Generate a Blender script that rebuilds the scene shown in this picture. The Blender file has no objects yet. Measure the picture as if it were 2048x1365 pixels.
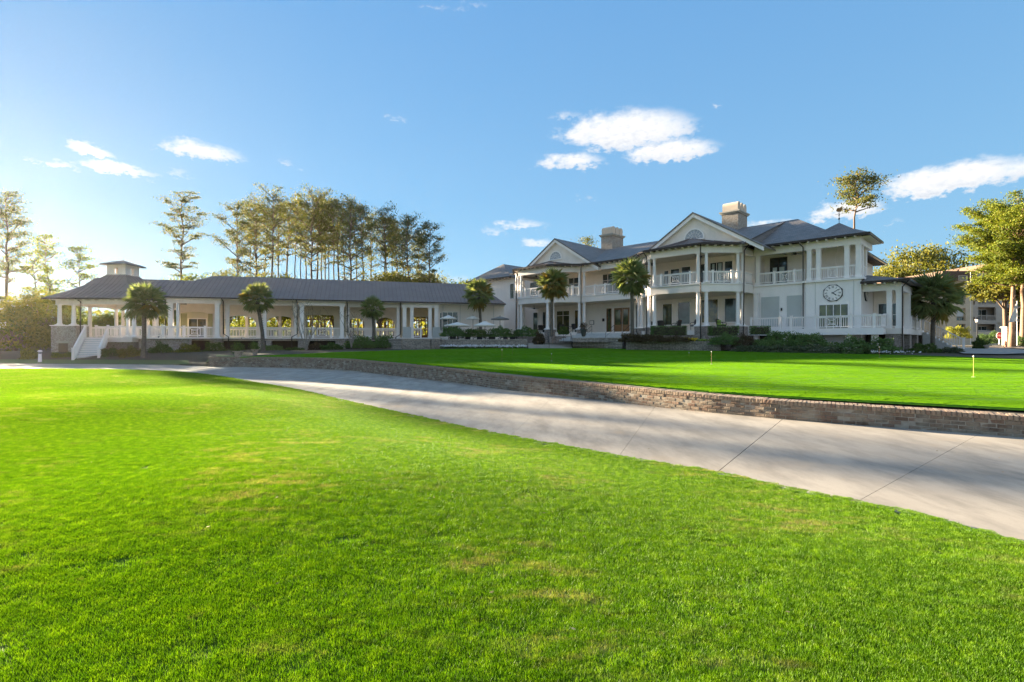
import bpy, math, random
import numpy as np
from mathutils import Vector, Matrix
R = math.radians
random.seed(7); np.random.seed(7)
scn = bpy.context.scene
COL = scn.collection
# ------------------------------------------------------------------ camera
cam = bpy.data.cameras.new('camera'); cam.lens = 17.58; cam.sensor_width = 36
cam.clip_start = 0.05; cam.clip_end = 4000
camo = bpy.data.objects.new('camera', cam); COL.objects.link(camo)
camo.location = (0, 0, 0); camo.rotation_euler = (R(90), 0, 0)
scn.camera = camo
# ------------------------------------------------------------------ light
SUN_AZ, SUN_EL = -50.5, 9.5          # degrees, azimuth from +Y towards +X
sund = bpy.data.lights.new('sun', 'SUN'); sund.energy = 5.0; sund.angle = R(0.6); sund.color = (1.0, .84, .60)
suno = bpy.data.objects.new('sun', sund); COL.objects.link(suno)
sv = Vector((math.sin(R(SUN_AZ))*math.cos(R(SUN_EL)), math.cos(R(SUN_AZ))*math.cos(R(SUN_EL)), math.sin(R(SUN_EL))))
suno.rotation_euler = sv.to_track_quat('Z', 'Y').to_euler(); suno.location = (-60, 60, 60)
scn.view_settings.view_transform = 'Standard'; scn.view_settings.look = 'None'
scn.view_settings.gamma = 1; scn.view_settings.use_curve_mapping = False
scn.view_settings.exposure = 3.05
scn.cycles.max_bounces = 6; scn.cycles.transparent_max_bounces = 6
try: scn.cycles.use_denoising = True
except Exception: pass

def make_world():
    w = bpy.data.worlds.new('World'); scn.world = w; w.use_nodes = True
    nt = w.node_tree; N = nt.nodes; L = nt.links
    for n in list(N): N.remove(n)
    def nd(t, **k):
        n = N.new(t)
        for a, b in k.items(): setattr(n, a, b)
        return n
    def M(op, a, b=None, c=None, clamp=False):
        n = nd('ShaderNodeMath', operation=op, use_clamp=clamp)
        for i, v in enumerate((a, b, c)):
            if v is None: continue
            if isinstance(v, (int, float)): n.inputs[i].default_value = v
            else: L.new(v, n.inputs[i])
        return n.outputs[0]
    out = nd('ShaderNodeOutputWorld'); bg = nd('ShaderNodeBackground')
    sky = nd('ShaderNodeTexSky', sky_type='NISHITA', sun_disc=False)
    sky.sun_elevation = R(SUN_EL); sky.sun_rotation = R(SUN_AZ)
    sky.air_density = 1.0; sky.dust_density = 0.0; sky.ozone_density = 2.4; sky.altitude = 0
    tc = nd('ShaderNodeTexCoord'); sep = nd('ShaderNodeSeparateXYZ'); L.new(tc.outputs['Generated'], sep.inputs[0])
    x, y, z = sep.outputs
    az = M('ARCTAN2', x, y); el = M('ARCSINE', z)
    # fair-weather clouds: (azimuth, elevation, half width, half height, strength)
    def ae(px, py): 
        v = Vector(((px-1024)/1000, 1, (682-py)/1000)).normalized()
        return math.atan2(v.x, v.y), math.asin(v.z)
    CL = [(190,304,46,15,1.5),(105,328,50,12,1.3),(235,340,88,17,1.5),(405,305,88,23,1.6),(352,345,32,14,.7),(567,326,18,11,.8),
          (605,341,9,6,.5),(1255,268,138,50,2.3),(1340,306,98,28,2.0),(1140,326,68,22,1.7),(1050,450,46,11,.9),(985,463,30,10,.7),(1075,487,50,10,.8),
          (108,487,38,13,1.1),(1900,362,168,40,2.2),(2010,348,130,30,1.5),(1690,424,84,24,2.0),(1545,448,55,11,1.1),(1780,446,22,9,.7),
          (795,238,18,7,.7),(960,10,22,7,.5),(900,16,40,5,.45),(600,490,60,14,.9),(850,560,80,18,.6),(1440,212,8,4,.6),(1180,392,16,8,.5),
          (2200,420,190,45,1.4),(-160,360,120,24,1.2),(1130,232,40,10,.5)]
    cb = nd('ShaderNodeCombineXYZ'); L.new(az, cb.inputs[0]); L.new(M('MULTIPLY', el, 1.7), cb.inputs[1])
    nz = nd('ShaderNodeTexNoise'); nz.inputs['Scale'].default_value = 17; nz.inputs['Detail'].default_value = 9; nz.inputs['Roughness'].default_value = .62
    L.new(cb.outputs[0], nz.inputs['Vector'])
    nz2 = nd('ShaderNodeTexNoise'); nz2.inputs['Scale'].default_value = 60; nz2.inputs['Detail'].default_value = 6; nz2.inputs['Roughness'].default_value = .6
    L.new(cb.outputs[0], nz2.inputs['Vector'])
    azw = M('ADD', az, M('MULTIPLY', M('SUBTRACT', nz.outputs[0], .5), .11)); elw = M('ADD', el, M('MULTIPLY', M('SUBTRACT', nz2.outputs[0], .5), .035))
    acc = None; shade = None
    for px, py, rx, ry, s in CL:
        a0, e0 = ae(px, py); a1, _ = ae(px+rx, py); _, e1 = ae(px, py-ry)
        ra = abs(a1-a0); re = abs(e1-e0)
        dx = M('DIVIDE', M('SUBTRACT', azw, a0), ra); dy = M('DIVIDE', M('SUBTRACT', elw, e0), re)
        # flatter base: distance grows faster below the centre
        dy2 = M('MULTIPLY', dy, M('MULTIPLY_ADD', M('LESS_THAN', dy, 0.0), .55, 1.0))
        d2 = M('MULTIPLY_ADD', dx, dx, M('MULTIPLY', dy2, dy2))
        m = M('MULTIPLY', M('SUBTRACT', 1.25, d2), s)
        acc = m if acc is None else M('MAXIMUM', acc, m)
        sh = M('MULTIPLY', M('MAXIMUM', M('SUBTRACT', 1.2, d2), 0.0), M('SUBTRACT', .25, dy), clamp=True)
        if rx > 60: shade = sh if shade is None else M('MAXIMUM', shade, sh)
    # cloud cover added outside the view, thickened to brighten the shaded facades
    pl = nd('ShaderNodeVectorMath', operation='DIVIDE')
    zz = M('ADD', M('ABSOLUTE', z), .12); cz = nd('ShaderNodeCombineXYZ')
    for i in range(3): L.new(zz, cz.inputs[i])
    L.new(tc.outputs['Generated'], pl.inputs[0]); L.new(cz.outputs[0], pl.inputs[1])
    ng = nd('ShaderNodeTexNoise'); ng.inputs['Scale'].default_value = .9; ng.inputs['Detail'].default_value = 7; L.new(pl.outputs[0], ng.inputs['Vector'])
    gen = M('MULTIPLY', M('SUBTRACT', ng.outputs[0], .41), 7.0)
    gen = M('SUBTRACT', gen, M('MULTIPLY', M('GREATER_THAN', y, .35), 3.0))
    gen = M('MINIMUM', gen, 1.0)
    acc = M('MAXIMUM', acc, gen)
    dens = M('ADD', M('MULTIPLY', acc, .62), M('MULTIPLY', M('SUBTRACT', nz.outputs[0], .52), 2.6))
    dens = M('ADD', dens, M('MULTIPLY', M('SUBTRACT', nz2.outputs[0], .5), 1.7))
    mr = nd('ShaderNodeMapRange', interpolation_type='SMOOTHSTEP'); L.new(dens, mr.inputs[0])
    mr.inputs[1].default_value = -.1; mr.inputs[2].default_value = 1.35
    fac = M('MULTIPLY', mr.outputs[0], .93)
    fac = M('MULTIPLY', fac, M('GREATER_THAN', z, 0.0))
    # sky colour: the physical sky, evened out with a clear blue gradient
    grad = nd('ShaderNodeMapRange'); L.new(M('ABSOLUTE', z), grad.inputs[0]); grad.inputs[1].default_value = 0; grad.inputs[2].default_value = .62
    cr = nd('ShaderNodeMix', data_type='RGBA'); L.new(M('POWER', grad.outputs[0], .75), cr.inputs[0])
    cr.inputs[6].default_value = SKY_LOW; cr.inputs[7].default_value = SKY_HIGH
    mx = nd('ShaderNodeMix', data_type='RGBA'); mx.inputs[0].default_value = SKY_MIX
    L.new(sky.outputs[0], mx.inputs[6]); L.new(cr.outputs[2], mx.inputs[7])
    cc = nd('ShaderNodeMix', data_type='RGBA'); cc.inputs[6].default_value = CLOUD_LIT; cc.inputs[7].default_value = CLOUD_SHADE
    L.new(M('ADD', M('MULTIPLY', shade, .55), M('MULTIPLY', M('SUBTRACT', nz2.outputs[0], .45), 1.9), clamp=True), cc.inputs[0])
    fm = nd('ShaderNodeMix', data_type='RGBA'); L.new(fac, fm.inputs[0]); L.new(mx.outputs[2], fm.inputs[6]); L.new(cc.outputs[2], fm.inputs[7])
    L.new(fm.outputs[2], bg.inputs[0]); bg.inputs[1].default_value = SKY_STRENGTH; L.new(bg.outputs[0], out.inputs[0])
    w.cycles.sampling_method = 'MANUAL'; w.cycles.sample_map_resolution = 512
SKY_STRENGTH = .15
SKY_MIX = .955
SKY_LOW = (.235, .455, .62, 1); SKY_HIGH = (.11, .29, .56, 1)
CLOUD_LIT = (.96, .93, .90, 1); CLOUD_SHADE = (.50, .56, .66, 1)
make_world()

# ------------------------------------------------------------------ materials
def newmat(name):
    m = bpy.data.materials.new(name); m.use_nodes = True
    return m, m.node_tree, m.node_tree.nodes['Principled BSDF']
def noise_node(nt, scale, detail=4, rough=.55, vec=None, stretch=None, rot=0):
    n = nt.nodes.new('ShaderNodeTexNoise'); n.inputs['Scale'].default_value = scale
    n.inputs['Detail'].default_value = detail; n.inputs['Roughness'].default_value = rough
    if vec is None:
        g = nt.nodes.new('ShaderNodeNewGeometry'); vec = g.outputs['Position']
    if stretch:
        mp = nt.nodes.new('ShaderNodeMapping'); mp.inputs['Scale'].default_value = stretch; mp.inputs['Rotation'].default_value = (0, 0, rot)
        nt.links.new(vec, mp.inputs[0]); vec = mp.outputs[0]
    nt.links.new(vec, n.inputs['Vector'])
    return n
def mixc(nt, fac, a, b, blend='MIX'):
    n = nt.nodes.new('ShaderNodeMix'); n.data_type = 'RGBA'; n.blend_type = blend
    for v, i in ((fac, 0), (a, 6), (b, 7)):
        if isinstance(v, (int, float)): n.inputs[i].default_value = v
        elif isinstance(v, (tuple, list)): n.inputs[i].default_value = (*v[:3], 1)
        else: nt.links.new(v, n.inputs[i])
    return n.outputs[2]
def mapr(nt, v, a, b, c=0., d=1., smooth=False):
    n = nt.nodes.new('ShaderNodeMapRange'); nt.links.new(v, n.inputs[0])
    if smooth: n.interpolation_type = 'SMOOTHSTEP'
    for i, q in enumerate((a, b, c, d)): n.inputs[i+1].default_value = q
    return n.outputs[0]
def mth(nt, op, a, b=None):
    n = nt.nodes.new('ShaderNodeMath'); n.operation = op
    for i, v in enumerate((a, b)):
        if v is None: continue
        if isinstance(v, (int, float)): n.inputs[i].default_value = v
        else: nt.links.new(v, n.inputs[i])
    return n.outputs[0]
def bump(nt, bsdf, h, strength=.3, dist=.02):
    b = nt.nodes.new('ShaderNodeBump'); b.inputs['Strength'].default_value = strength; b.inputs['Distance'].default_value = dist
    nt.links.new(h, b.inputs['Height']); nt.links.new(b.outputs[0], bsdf.inputs['Normal'])
def plain(name, col, rough=.6, var=.12, scale=3, metallic=0, bumps=0, col2=None, spec=.4):
    m, nt, b = newmat(name)
    n = noise_node(nt, scale, 5)
    f = mapr(nt, n.outputs[0], .3, .7)
    c2 = col2 if col2 else tuple(min(1, c*(1-2*var)) for c in col)
    c = mixc(nt, f, col, c2)
    n3 = noise_node(nt, scale*9, 3)
    c = mixc(nt, mapr(nt, n3.outputs[0], .35, .7, 0, var), c, tuple(x*.55 for x in col))
    nt.links.new(c, b.inputs['Base Color']); b.inputs['Roughness'].default_value = rough
    b.inputs['Metallic'].default_value = metallic; b.inputs['Specular IOR Level'].default_value = spec
    if bumps: bump(nt, b, n3.outputs[0], bumps, .01)
    return m
def siding(name, col, pitch=.18, strength=.5):
    m, nt, b = newmat(name)
    g = nt.nodes.new('ShaderNodeNewGeometry'); s = nt.nodes.new('ShaderNodeSeparateXYZ'); nt.links.new(g.outputs['Position'], s.inputs[0])
    fr = mth(nt, 'FRACT', mth(nt, 'DIVIDE', s.outputs[2], pitch))
    n = noise_node(nt, 1.2, 5, stretch=(1, 1, .35)); n2 = noise_node(nt, 14, 3)
    c = mixc(nt, mapr(nt, n.outputs[0], .35, .75, 0, .5), col, tuple(x*.82 for x in col))
    c = mixc(nt, mapr(nt, n2.outputs[0], .5, .8, 0, .25), c, tuple(x*.7 for x in col))
    nt.links.new(c, b.inputs['Base Color']); b.inputs['Roughness'].default_value = .6
    bump(nt, b, mth(nt, 'POWER', fr, .5), strength, .02)
    return m
def brickmat(name, c1, c2, mortar, scale=1.0, washed=.35):
    m, nt, b = newmat(name)
    tc = nt.nodes.new('ShaderNodeTexCoord'); s = nt.nodes.new('ShaderNodeSeparateXYZ'); nt.links.new(tc.outputs['Object'], s.inputs[0])
    cb = nt.nodes.new('ShaderNodeCombineXYZ'); nt.links.new(mth(nt, 'ADD', s.outputs[0], s.outputs[1]), cb.inputs[0]); nt.links.new(s.outputs[2], cb.inputs[1])
    br = nt.nodes.new('ShaderNodeTexBrick'); nt.links.new(cb.outputs[0], br.inputs[0])
    br.inputs['Scale'].default_value = scale; br.inputs['Brick Width'].default_value = .215; br.inputs['Row Height'].default_value = .075
    br.inputs['Mortar Size'].default_value = .010; br.inputs['Mortar Smooth'].default_value = .2
    br.inputs['Color1'].default_value = (*c1, 1); br.inputs['Color2'].default_value = (*c2, 1); br.inputs['Mortar'].default_value = (*mortar, 1)
    n = noise_node(nt, 2.2, 6, .65)
    c = mixc(nt, mapr(nt, n.outputs[0], .42, .68, 0, washed), br.outputs[0], mortar)
    n2 = noise_node(nt, 9, 4, .8); c = mixc(nt, mapr(nt, n2.outputs[0], .45, .62, 0, .75), c, tuple(x*.55 for x in c1))
    nt.links.new(c, b.inputs['Base Color']); b.inputs['Roughness'].default_value = .85
    bump(nt, b, mth(nt, 'SUBTRACT', 1.0, br.outputs['Fac']), .7, .012)
    return m
def piecemat(name, cols, noise_scale=30, rough=.9, wash=None):
    """colour changes from brick to brick"""
    m, nt, b = newmat(name)
    g = nt.nodes.new('ShaderNodeNewGeometry'); oi = nt.nodes.new('ShaderNodeObjectInfo')
    v = mth(nt, 'FRACT', mth(nt, 'ADD', g.outputs['Random Per Island'], oi.outputs['Random']))
    cr = nt.nodes.new('ShaderNodeValToRGB'); nt.links.new(v, cr.inputs[0]); e = cr.color_ramp; e.interpolation = 'LINEAR'
    while len(e.elements) < len(cols): e.elements.new(.5)
    for i, c in enumerate(cols): e.elements[i].position = i/(len(cols)-1); e.elements[i].color = (*c, 1)
    n = noise_node(nt, noise_scale, 5, .7); n2 = noise_node(nt, 3.2, 5, .6)
    c = mixc(nt, mapr(nt, n.outputs[0], .38, .7, 0, .6), cr.outputs[0], tuple(x*.45 for x in cols[0]))
    if wash: c = mixc(nt, mapr(nt, n2.outputs[0], .45, .66, 0, .7), c, wash)
    nt.links.new(c, b.inputs['Base Color']); b.inputs['Roughness'].default_value = rough
    bump(nt, b, n.outputs[0], .6, .006)
    return m
def leafmat(name, cols, trans=.35, big=.25, rough=.65, spec=.25):
    m, nt, b = newmat(name)
    g = nt.nodes.new('ShaderNodeNewGeometry'); oi = nt.nodes.new('ShaderNodeObjectInfo')
    v = mth(nt, 'FRACT', mth(nt, 'ADD', g.outputs['Random Per Island'], mth(nt, 'MULTIPLY', oi.outputs['Random'], .3)))
    cr = nt.nodes.new('ShaderNodeValToRGB'); nt.links.new(v, cr.inputs[0]); e = cr.color_ramp
    while len(e.elements) < len(cols): e.elements.new(.5)
    for i, c in enumerate(cols): e.elements[i].position = i/(len(cols)-1); e.elements[i].color = (*c, 1)
    n = noise_node(nt, big, 3)
    c = mixc(nt, mapr(nt, n.outputs[0], .35, .65, 0, .45), cr.outputs[0], tuple(x*.5 for x in cols[0]))
    nt.links.new(c, b.inputs['Base Color']); b.inputs['Roughness'].default_value = rough; b.inputs['Specular IOR Level'].default_value = spec
    tr = nt.nodes.new('ShaderNodeBsdfTranslucent'); nt.links.new(mixc(nt, 1.0, c, (1.0, .95, .55), 'MULTIPLY'), tr.inputs[0])
    ms = nt.nodes.new('ShaderNodeMixShader'); ms.inputs[0].default_value = trans
    nt.links.new(b.outputs[0], ms.inputs[1]); nt.links.new(tr.outputs[0], ms.inputs[2])
    nt.links.new(ms.outputs[0], nt.nodes['Material Output'].inputs[0])
    return m
def glassmat(name, col=(.02, .03, .03), rough=.06, warm=None):
    m, nt, b = newmat(name)
    n = noise_node(nt, 1.3, 3)
    c = mixc(nt, mapr(nt, n.outputs[0], .4, .62), col, warm if warm else tuple(x*2.2 for x in col))
    nt.links.new(c, b.inputs['Base Color']); b.inputs['Roughness'].default_value = rough; b.inputs['Specular IOR Level'].default_value = .8
    return m

# ------------------------------------------------------------------ mesh helpers
ORG = {}
def root_of(o):
    while o.parent: o = o.parent
    return o
class MB:
    def __init__(s): s.v = []; s.f = []
    def add(s, vs, fs):
        k = len(s.v); s.v += [tuple(p) for p in vs]; s.f += [tuple(i+k for i in f) for f in fs]; return s
    def box(s, x0, x1, y0, y1, z0, z1):
        return s.add([(x0,y0,z0),(x1,y0,z0),(x1,y1,z0),(x0,y1,z0),(x0,y0,z1),(x1,y0,z1),(x1,y1,z1),(x0,y1,z1)],
                     [(0,3,2,1),(4,5,6,7),(0,1,5,4),(1,2,6,5),(2,3,7,6),(3,0,4,7)])
    def obox(s, c, d, w, z0, z1, t0=None, t1=None):
        """box centred at c=(x,y) running along direction angle d, size w=(len,width)"""
        ca, sa = math.cos(d), math.sin(d); l, h = w[0]/2, w[1]/2
        P = [(c[0]+ca*a-sa*b, c[1]+sa*a+ca*b) for a, b in ((-l,-h),(l,-h),(l,h),(-l,h))]
        return s.prism(P, z0, z1)
    def beam(s, a, b, wid, z0, z1, side=0, ext=0):
        """upright-sided bar from 2d point a to b; side -1/0/1 moves it across"""
        ax, ay = a[:2]; bx, by = b[:2]; L = math.hypot(bx-ax, by-ay); ux, uy = (bx-ax)/L, (by-ay)/L
        ax -= ux*ext; ay -= uy*ext; bx += ux*ext; by += uy*ext
        nx, ny = -uy, ux; o = side*wid/2; h = wid/2
        P = [(ax+nx*(o-h), ay+ny*(o-h)), (bx+nx*(o-h), by+ny*(o-h)), (bx+nx*(o+h), by+ny*(o+h)), (ax+nx*(o+h), ay+ny*(o+h))]
        za = z0 if not isinstance(z0, tuple) else z0; 
        if isinstance(z0, tuple):
            vs = [(P[0][0],P[0][1],z0[0]),(P[1][0],P[1][1],z0[1]),(P[2][0],P[2][1],z0[1]),(P[3][0],P[3][1],z0[0]),
                  (P[0][0],P[0][1],z1[0]),(P[1][0],P[1][1],z1[1]),(P[2][0],P[2][1],z1[1]),(P[3][0],P[3][1],z1[0])]
            return s.add(vs, [(0,3,2,1),(4,5,6,7),(0,1,5,4),(1,2,6,5),(2,3,7,6),(3,0,4,7)])
        return s.prism(P, z0, z1)
    def prism(s, P, z0, z1):
        n = len(P); a = sum(P[i][0]*P[(i+1)%n][1]-P[(i+1)%n][0]*P[i][1] for i in range(n))
        if a < 0: P = P[::-1]
        vs = [(x, y, z0) for x, y in P]+[(x, y, z1) for x, y in P]
        fs = [tuple(range(n-1, -1, -1)), tuple(range(n, 2*n))]+[(i, (i+1)%n, n+(i+1)%n, n+i) for i in range(n)]
        return s.add(vs, fs)
    def slab(s, P, t):
        """3d polygon thickened straight down by t"""
        n = len(P)
        a = sum(P[i][0]*P[(i+1)%n][1]-P[(i+1)%n][0]*P[i][1] for i in range(n))
        if a < 0: P = P[::-1]
        vs = list(P)+[(x, y, z-t) for x, y, z in P]
        fs = [tuple(range(n)), tuple(range(2*n-1, n-1, -1))]+[(i, n+i, n+(i+1)%n, (i+1)%n) for i in range(n)]
        return s.add(vs, fs)
    def tube(s, pts, r, n=6, cap=True):
        pts = [Vector(p) for p in pts]; m = len(pts); k = len(s.v)
        rs = r if isinstance(r, (list, tuple)) else [r]*m
        t = (pts[1]-pts[0]).normalized(); a = Vector((0,0,1)) if abs(t.z) < .9 else Vector((1,0,0)); u = t.cross(a).normalized()
        for i, p in enumerate(pts):
            t2 = (pts[min(i+1, m-1)]-pts[max(i-1, 0)]).normalized()
            u = (u-t2*u.dot(t2)).normalized(); w = t2.cross(u)
            for j in range(n):
                q = 2*math.pi*j/n; s.v.append(tuple(p+(u*math.cos(q)+w*math.sin(q))*rs[i]))
        for i in range(m-1):
            for j in range(n): s.f.append((k+i*n+j, k+i*n+(j+1)%n, k+(i+1)*n+(j+1)%n, k+(i+1)*n+j))
        if cap:
            s.f.append(tuple(k+j for j in range(n-1, -1, -1))); s.f.append(tuple(k+(m-1)*n+j for j in range(n)))
        return s
    def lathe(s, prof, c=(0,0,0), n=12, cap=True, rot=0):
        k = len(s.v)
        for r, z in prof:
            for j in range(n):
                q = 2*math.pi*j/n+rot; s.v.append((c[0]+r*math.cos(q), c[1]+r*math.sin(q), c[2]+z))
        m = len(prof)
        for i in range(m-1):
            for j in range(n): s.f.append((k+i*n+j, k+i*n+(j+1)%n, k+(i+1)*n+(j+1)%n, k+(i+1)*n+j))
        if cap:
            s.f.append(tuple(k+j for j in range(n-1, -1, -1))); s.f.append(tuple(k+(m-1)*n+j for j in range(n)))
        return s
    def mesh(s, name, mat, smooth=False, org=(0,0,0)):
        me = bpy.data.meshes.new(name)
        me.from_pydata([(x-org[0], y-org[1], z-org[2]) for x, y, z in s.v], [], s.f); me.update()
        me.materials.append(mat)
        if smooth: me.polygons.foreach_set('use_smooth', [True]*len(me.polygons))
        return me
    def build(s, name, mat, parent=None, smooth=False, kind=None, label=None):
        org = (0,0,0)
        if parent is not None: org = ORG.get(root_of(parent).name, (0,0,0))
        o = bpy.data.objects.new(name, s.mesh(name, mat, smooth, org)); COL.objects.link(o); o.parent = parent
        if kind: o['kind'] = kind
        if label: o['label'] = label
        return o
def tag(o, label=None, cat=None, group=None, kind=None):
    if label: o['label'] = label
    if cat: o['category'] = cat
    if group: o['group'] = group
    if kind: o['kind'] = kind
    return o
def thing(name, label, cat, loc=(0,0,0), rz=0, group=None, org=None):
    """an Empty at the thing's base; children may be given in frame coordinates, org is the base in them"""
    o = bpy.data.objects.new(name, None); COL.objects.link(o); o.location = loc; o.rotation_euler = (0, 0, rz); o.empty_display_size = .3
    tag(o, label, cat, group); ORG[o.name] = org if org else (0,0,0)
    return o
def place(me, name, parent, loc, rz=0, scale=None, kind=None):
    o = bpy.data.objects.new(name, me); COL.objects.link(o); o.parent = parent
    org = ORG.get(root_of(parent).name, (0,0,0)) if parent is not None else (0,0,0)
    o.location = (loc[0]-org[0], loc[1]-org[1], loc[2]-org[2]); o.rotation_euler = (0, 0, rz)
    if scale: o.scale = scale if isinstance(scale, (tuple, list)) else (scale,)*3
    if kind: o['kind'] = kind
    return o
def copy_tree(o, parent=None):
    c = o.copy(); COL.objects.link(c); c.parent = parent
    for ch in o.children: copy_tree(ch, c)
    return c
def again(o, loc, rz, label, group=None, scale=None):
    c = copy_tree(o); c.location = loc; c.rotation_euler = (0, 0, rz); c['label'] = label
    if group: c['group'] = group
    if scale: c.scale = scale if isinstance(scale, (tuple, list)) else (scale,)*3
    return c
def fastmesh(name, verts, faces_n, mat, smooth=False):
    """verts (N*k,3) numpy, every consecutive k vertices form one face"""
    me = bpy.data.meshes.new(name); n = len(verts); k = faces_n
    me.vertices.add(n); me.vertices.foreach_set('co', np.asarray(verts, dtype=np.float32).ravel())
    me.loops.add(n); me.loops.foreach_set('vertex_index', np.arange(n, dtype=np.int32))
    me.polygons.add(n//k); me.polygons.foreach_set('loop_start', np.arange(0, n, k, dtype=np.int32)); me.polygons.foreach_set('loop_total', np.full(n//k, k, dtype=np.int32))
    me.update(calc_edges=True); me.materials.append(mat)
    return me
def leaves(centers, size, rng, aspect=.5, up=None):
    """rhombus leaves around centers, any orientation (up: bias of normals to vertical 0..1)"""
    n = len(centers); a = rng.normal(size=(n, 3)); 
    if up: a[:, 2] *= (1-up)
    a /= np.linalg.norm(a, axis=1, keepdims=True)+1e-9
    b = rng.normal(size=(n, 3)); 
    if up: b[:, 2] *= (1-up)
    b -= a*np.sum(a*b, axis=1, keepdims=True); b /= np.linalg.norm(b, axis=1, keepdims=True)+1e-9
    s = (size*rng.uniform(.6, 1.35, n))[:, None]
    v = np.stack([centers-a*s, centers+b*s*aspect, centers+a*s, centers-b*s*aspect], axis=1)
    return v.reshape(-1, 3)
# ================================================================== the lie of the land
def G(x, y):
    """height of the raised ground behind the brick wall"""
    z = -1.33+.0165*(min(y, 41)-10)
    if y > 41: z += .03*(min(y, 46)-41)
    if x < -5: z -= .008*min(-5-x, 40)
    return z
PATH_Z = -1.72
WALLPX = [(418,51.5),(460,52),(500,52.7),(550,53.6),(600,55),(650,57),(700,59.8),(760,66.3),(850,76.6),(940,87.5),(1000,96),(1100,107),(1200,118),(1300,130),
          (1400,141),(1500,150.5),(1570,157),(1738,169.5),(1900,181.5),(2048,193),(2250,210),(2500,235)]
def smooth_poly(P, step):
    P = [Vector(p) for p in P]; out = []
    for i in range(len(P)-1):
        p0 = P[max(i-1, 0)]; p1 = P[i]; p2 = P[i+1]; p3 = P[min(i+2, len(P)-1)]
        n = max(2, int((p2-p1).length/step*3))
        for k in range(n):
            t = k/n; out.append(.5*((2*p1)+(-p0+p2)*t+(2*p0-5*p1+4*p2-p3)*t*t+(-p0+3*p1-3*p2+p3)*t**3))
    out.append(P[-1]); return out
wall_pts = smooth_poly([((px-1024)/1000*(-PATH_Z*1000/h), -PATH_Z*1000/h) for px, h in WALLPX], .5)
def resample(P, d, off=0.):
    out = []; acc = -off; cur = 0.; nxt = off
    L = 0.
    for i in range(len(P)-1):
        seg = (P[i+1]-P[i]).length
        while nxt <= L+seg+1e-9:
            t = (nxt-L)/seg; p = P[i].lerp(P[i+1], t); dr = (P[i+1]-P[i]).normalized(); out.append((p, dr)); nxt += d
        L += seg
    return out
def lerp_tab(tab, x):
    if x <= tab[0][0]: return tab[0][1]
    for (a, b), (c, d) in zip(tab, tab[1:]):
        if x <= c: return b+(d-b)*(x-a)/(c-a)
    return tab[-1][1]
WT = [((px-1024)/1000, -PATH_Z*1000/h) for px, h in WALLPX]       # slope of the sight line -> distance of the wall
def wall_y(r): return lerp_tab([(-2.2, 44), (-1.2, 40), (-.85, 38), (-.62, 36.5), (-.6061, 33.6)]+WT, r)

M_concrete, nt, b = newmat('worn_concrete')
n1 = noise_node(nt, .55, 6, .6); n2 = noise_node(nt, 2.2, 6, .65, stretch=(1, .35, 1), rot=.8); n3 = noise_node(nt, 90, 3)
n4 = noise_node(nt, 1.1, 4, .5)
oi = nt.nodes.new('ShaderNodeObjectInfo')
c = mixc(nt, mapr(nt, n1.outputs[0], .35, .68), (.42, .365, .30), (.31, .27, .225))
c = mixc(nt, mapr(nt, n2.outputs[0], .42, .66, 0, .85), c, (.20, .175, .145))
c = mixc(nt, mapr(nt, n4.outputs[0], .6, .75, 0, .3), c, (.50, .35, .20))
c = mixc(nt, mth(nt, 'MULTIPLY', oi.outputs['Random'], .22), c, (.30, .27, .235))
c = mixc(nt, mapr(nt, n3.outputs[0], .45, .75, 0, .3), c, (.16, .15, .14))
nt.links.new(c, b.inputs['Base Color']); b.inputs['Roughness'].default_value = .85; bump(nt, b, n3.outputs[0], .25, .004)

M_green, nt, b = newmat('close_mown_green')
n1 = noise_node(nt, .35, 5, .6, stretch=(.5, 1.6, 1), rot=-.1); n2 = noise_node(nt, 60, 3, .7); n3 = noise_node(nt, 3., 5, .6)
c = mixc(nt, mapr(nt, n1.outputs[0], .35, .65), (.095, .225, .014), (.13, .285, .012))
c = mixc(nt, mapr(nt, n3.outputs[0], .5, .75, 0, .5), c, (.20, .31, .006))
c = mixc(nt, mapr(nt, n2.outputs[0], .4, .75, 0, .5), c, (.07, .17, .004))
nt.links.new(c, b.inputs['Base Color']); b.inputs['Roughness'].default_value = .9; b.inputs['Specular IOR Level'].default_value = .15
bump(nt, b, n2.outputs[0], .7, .012)


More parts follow.
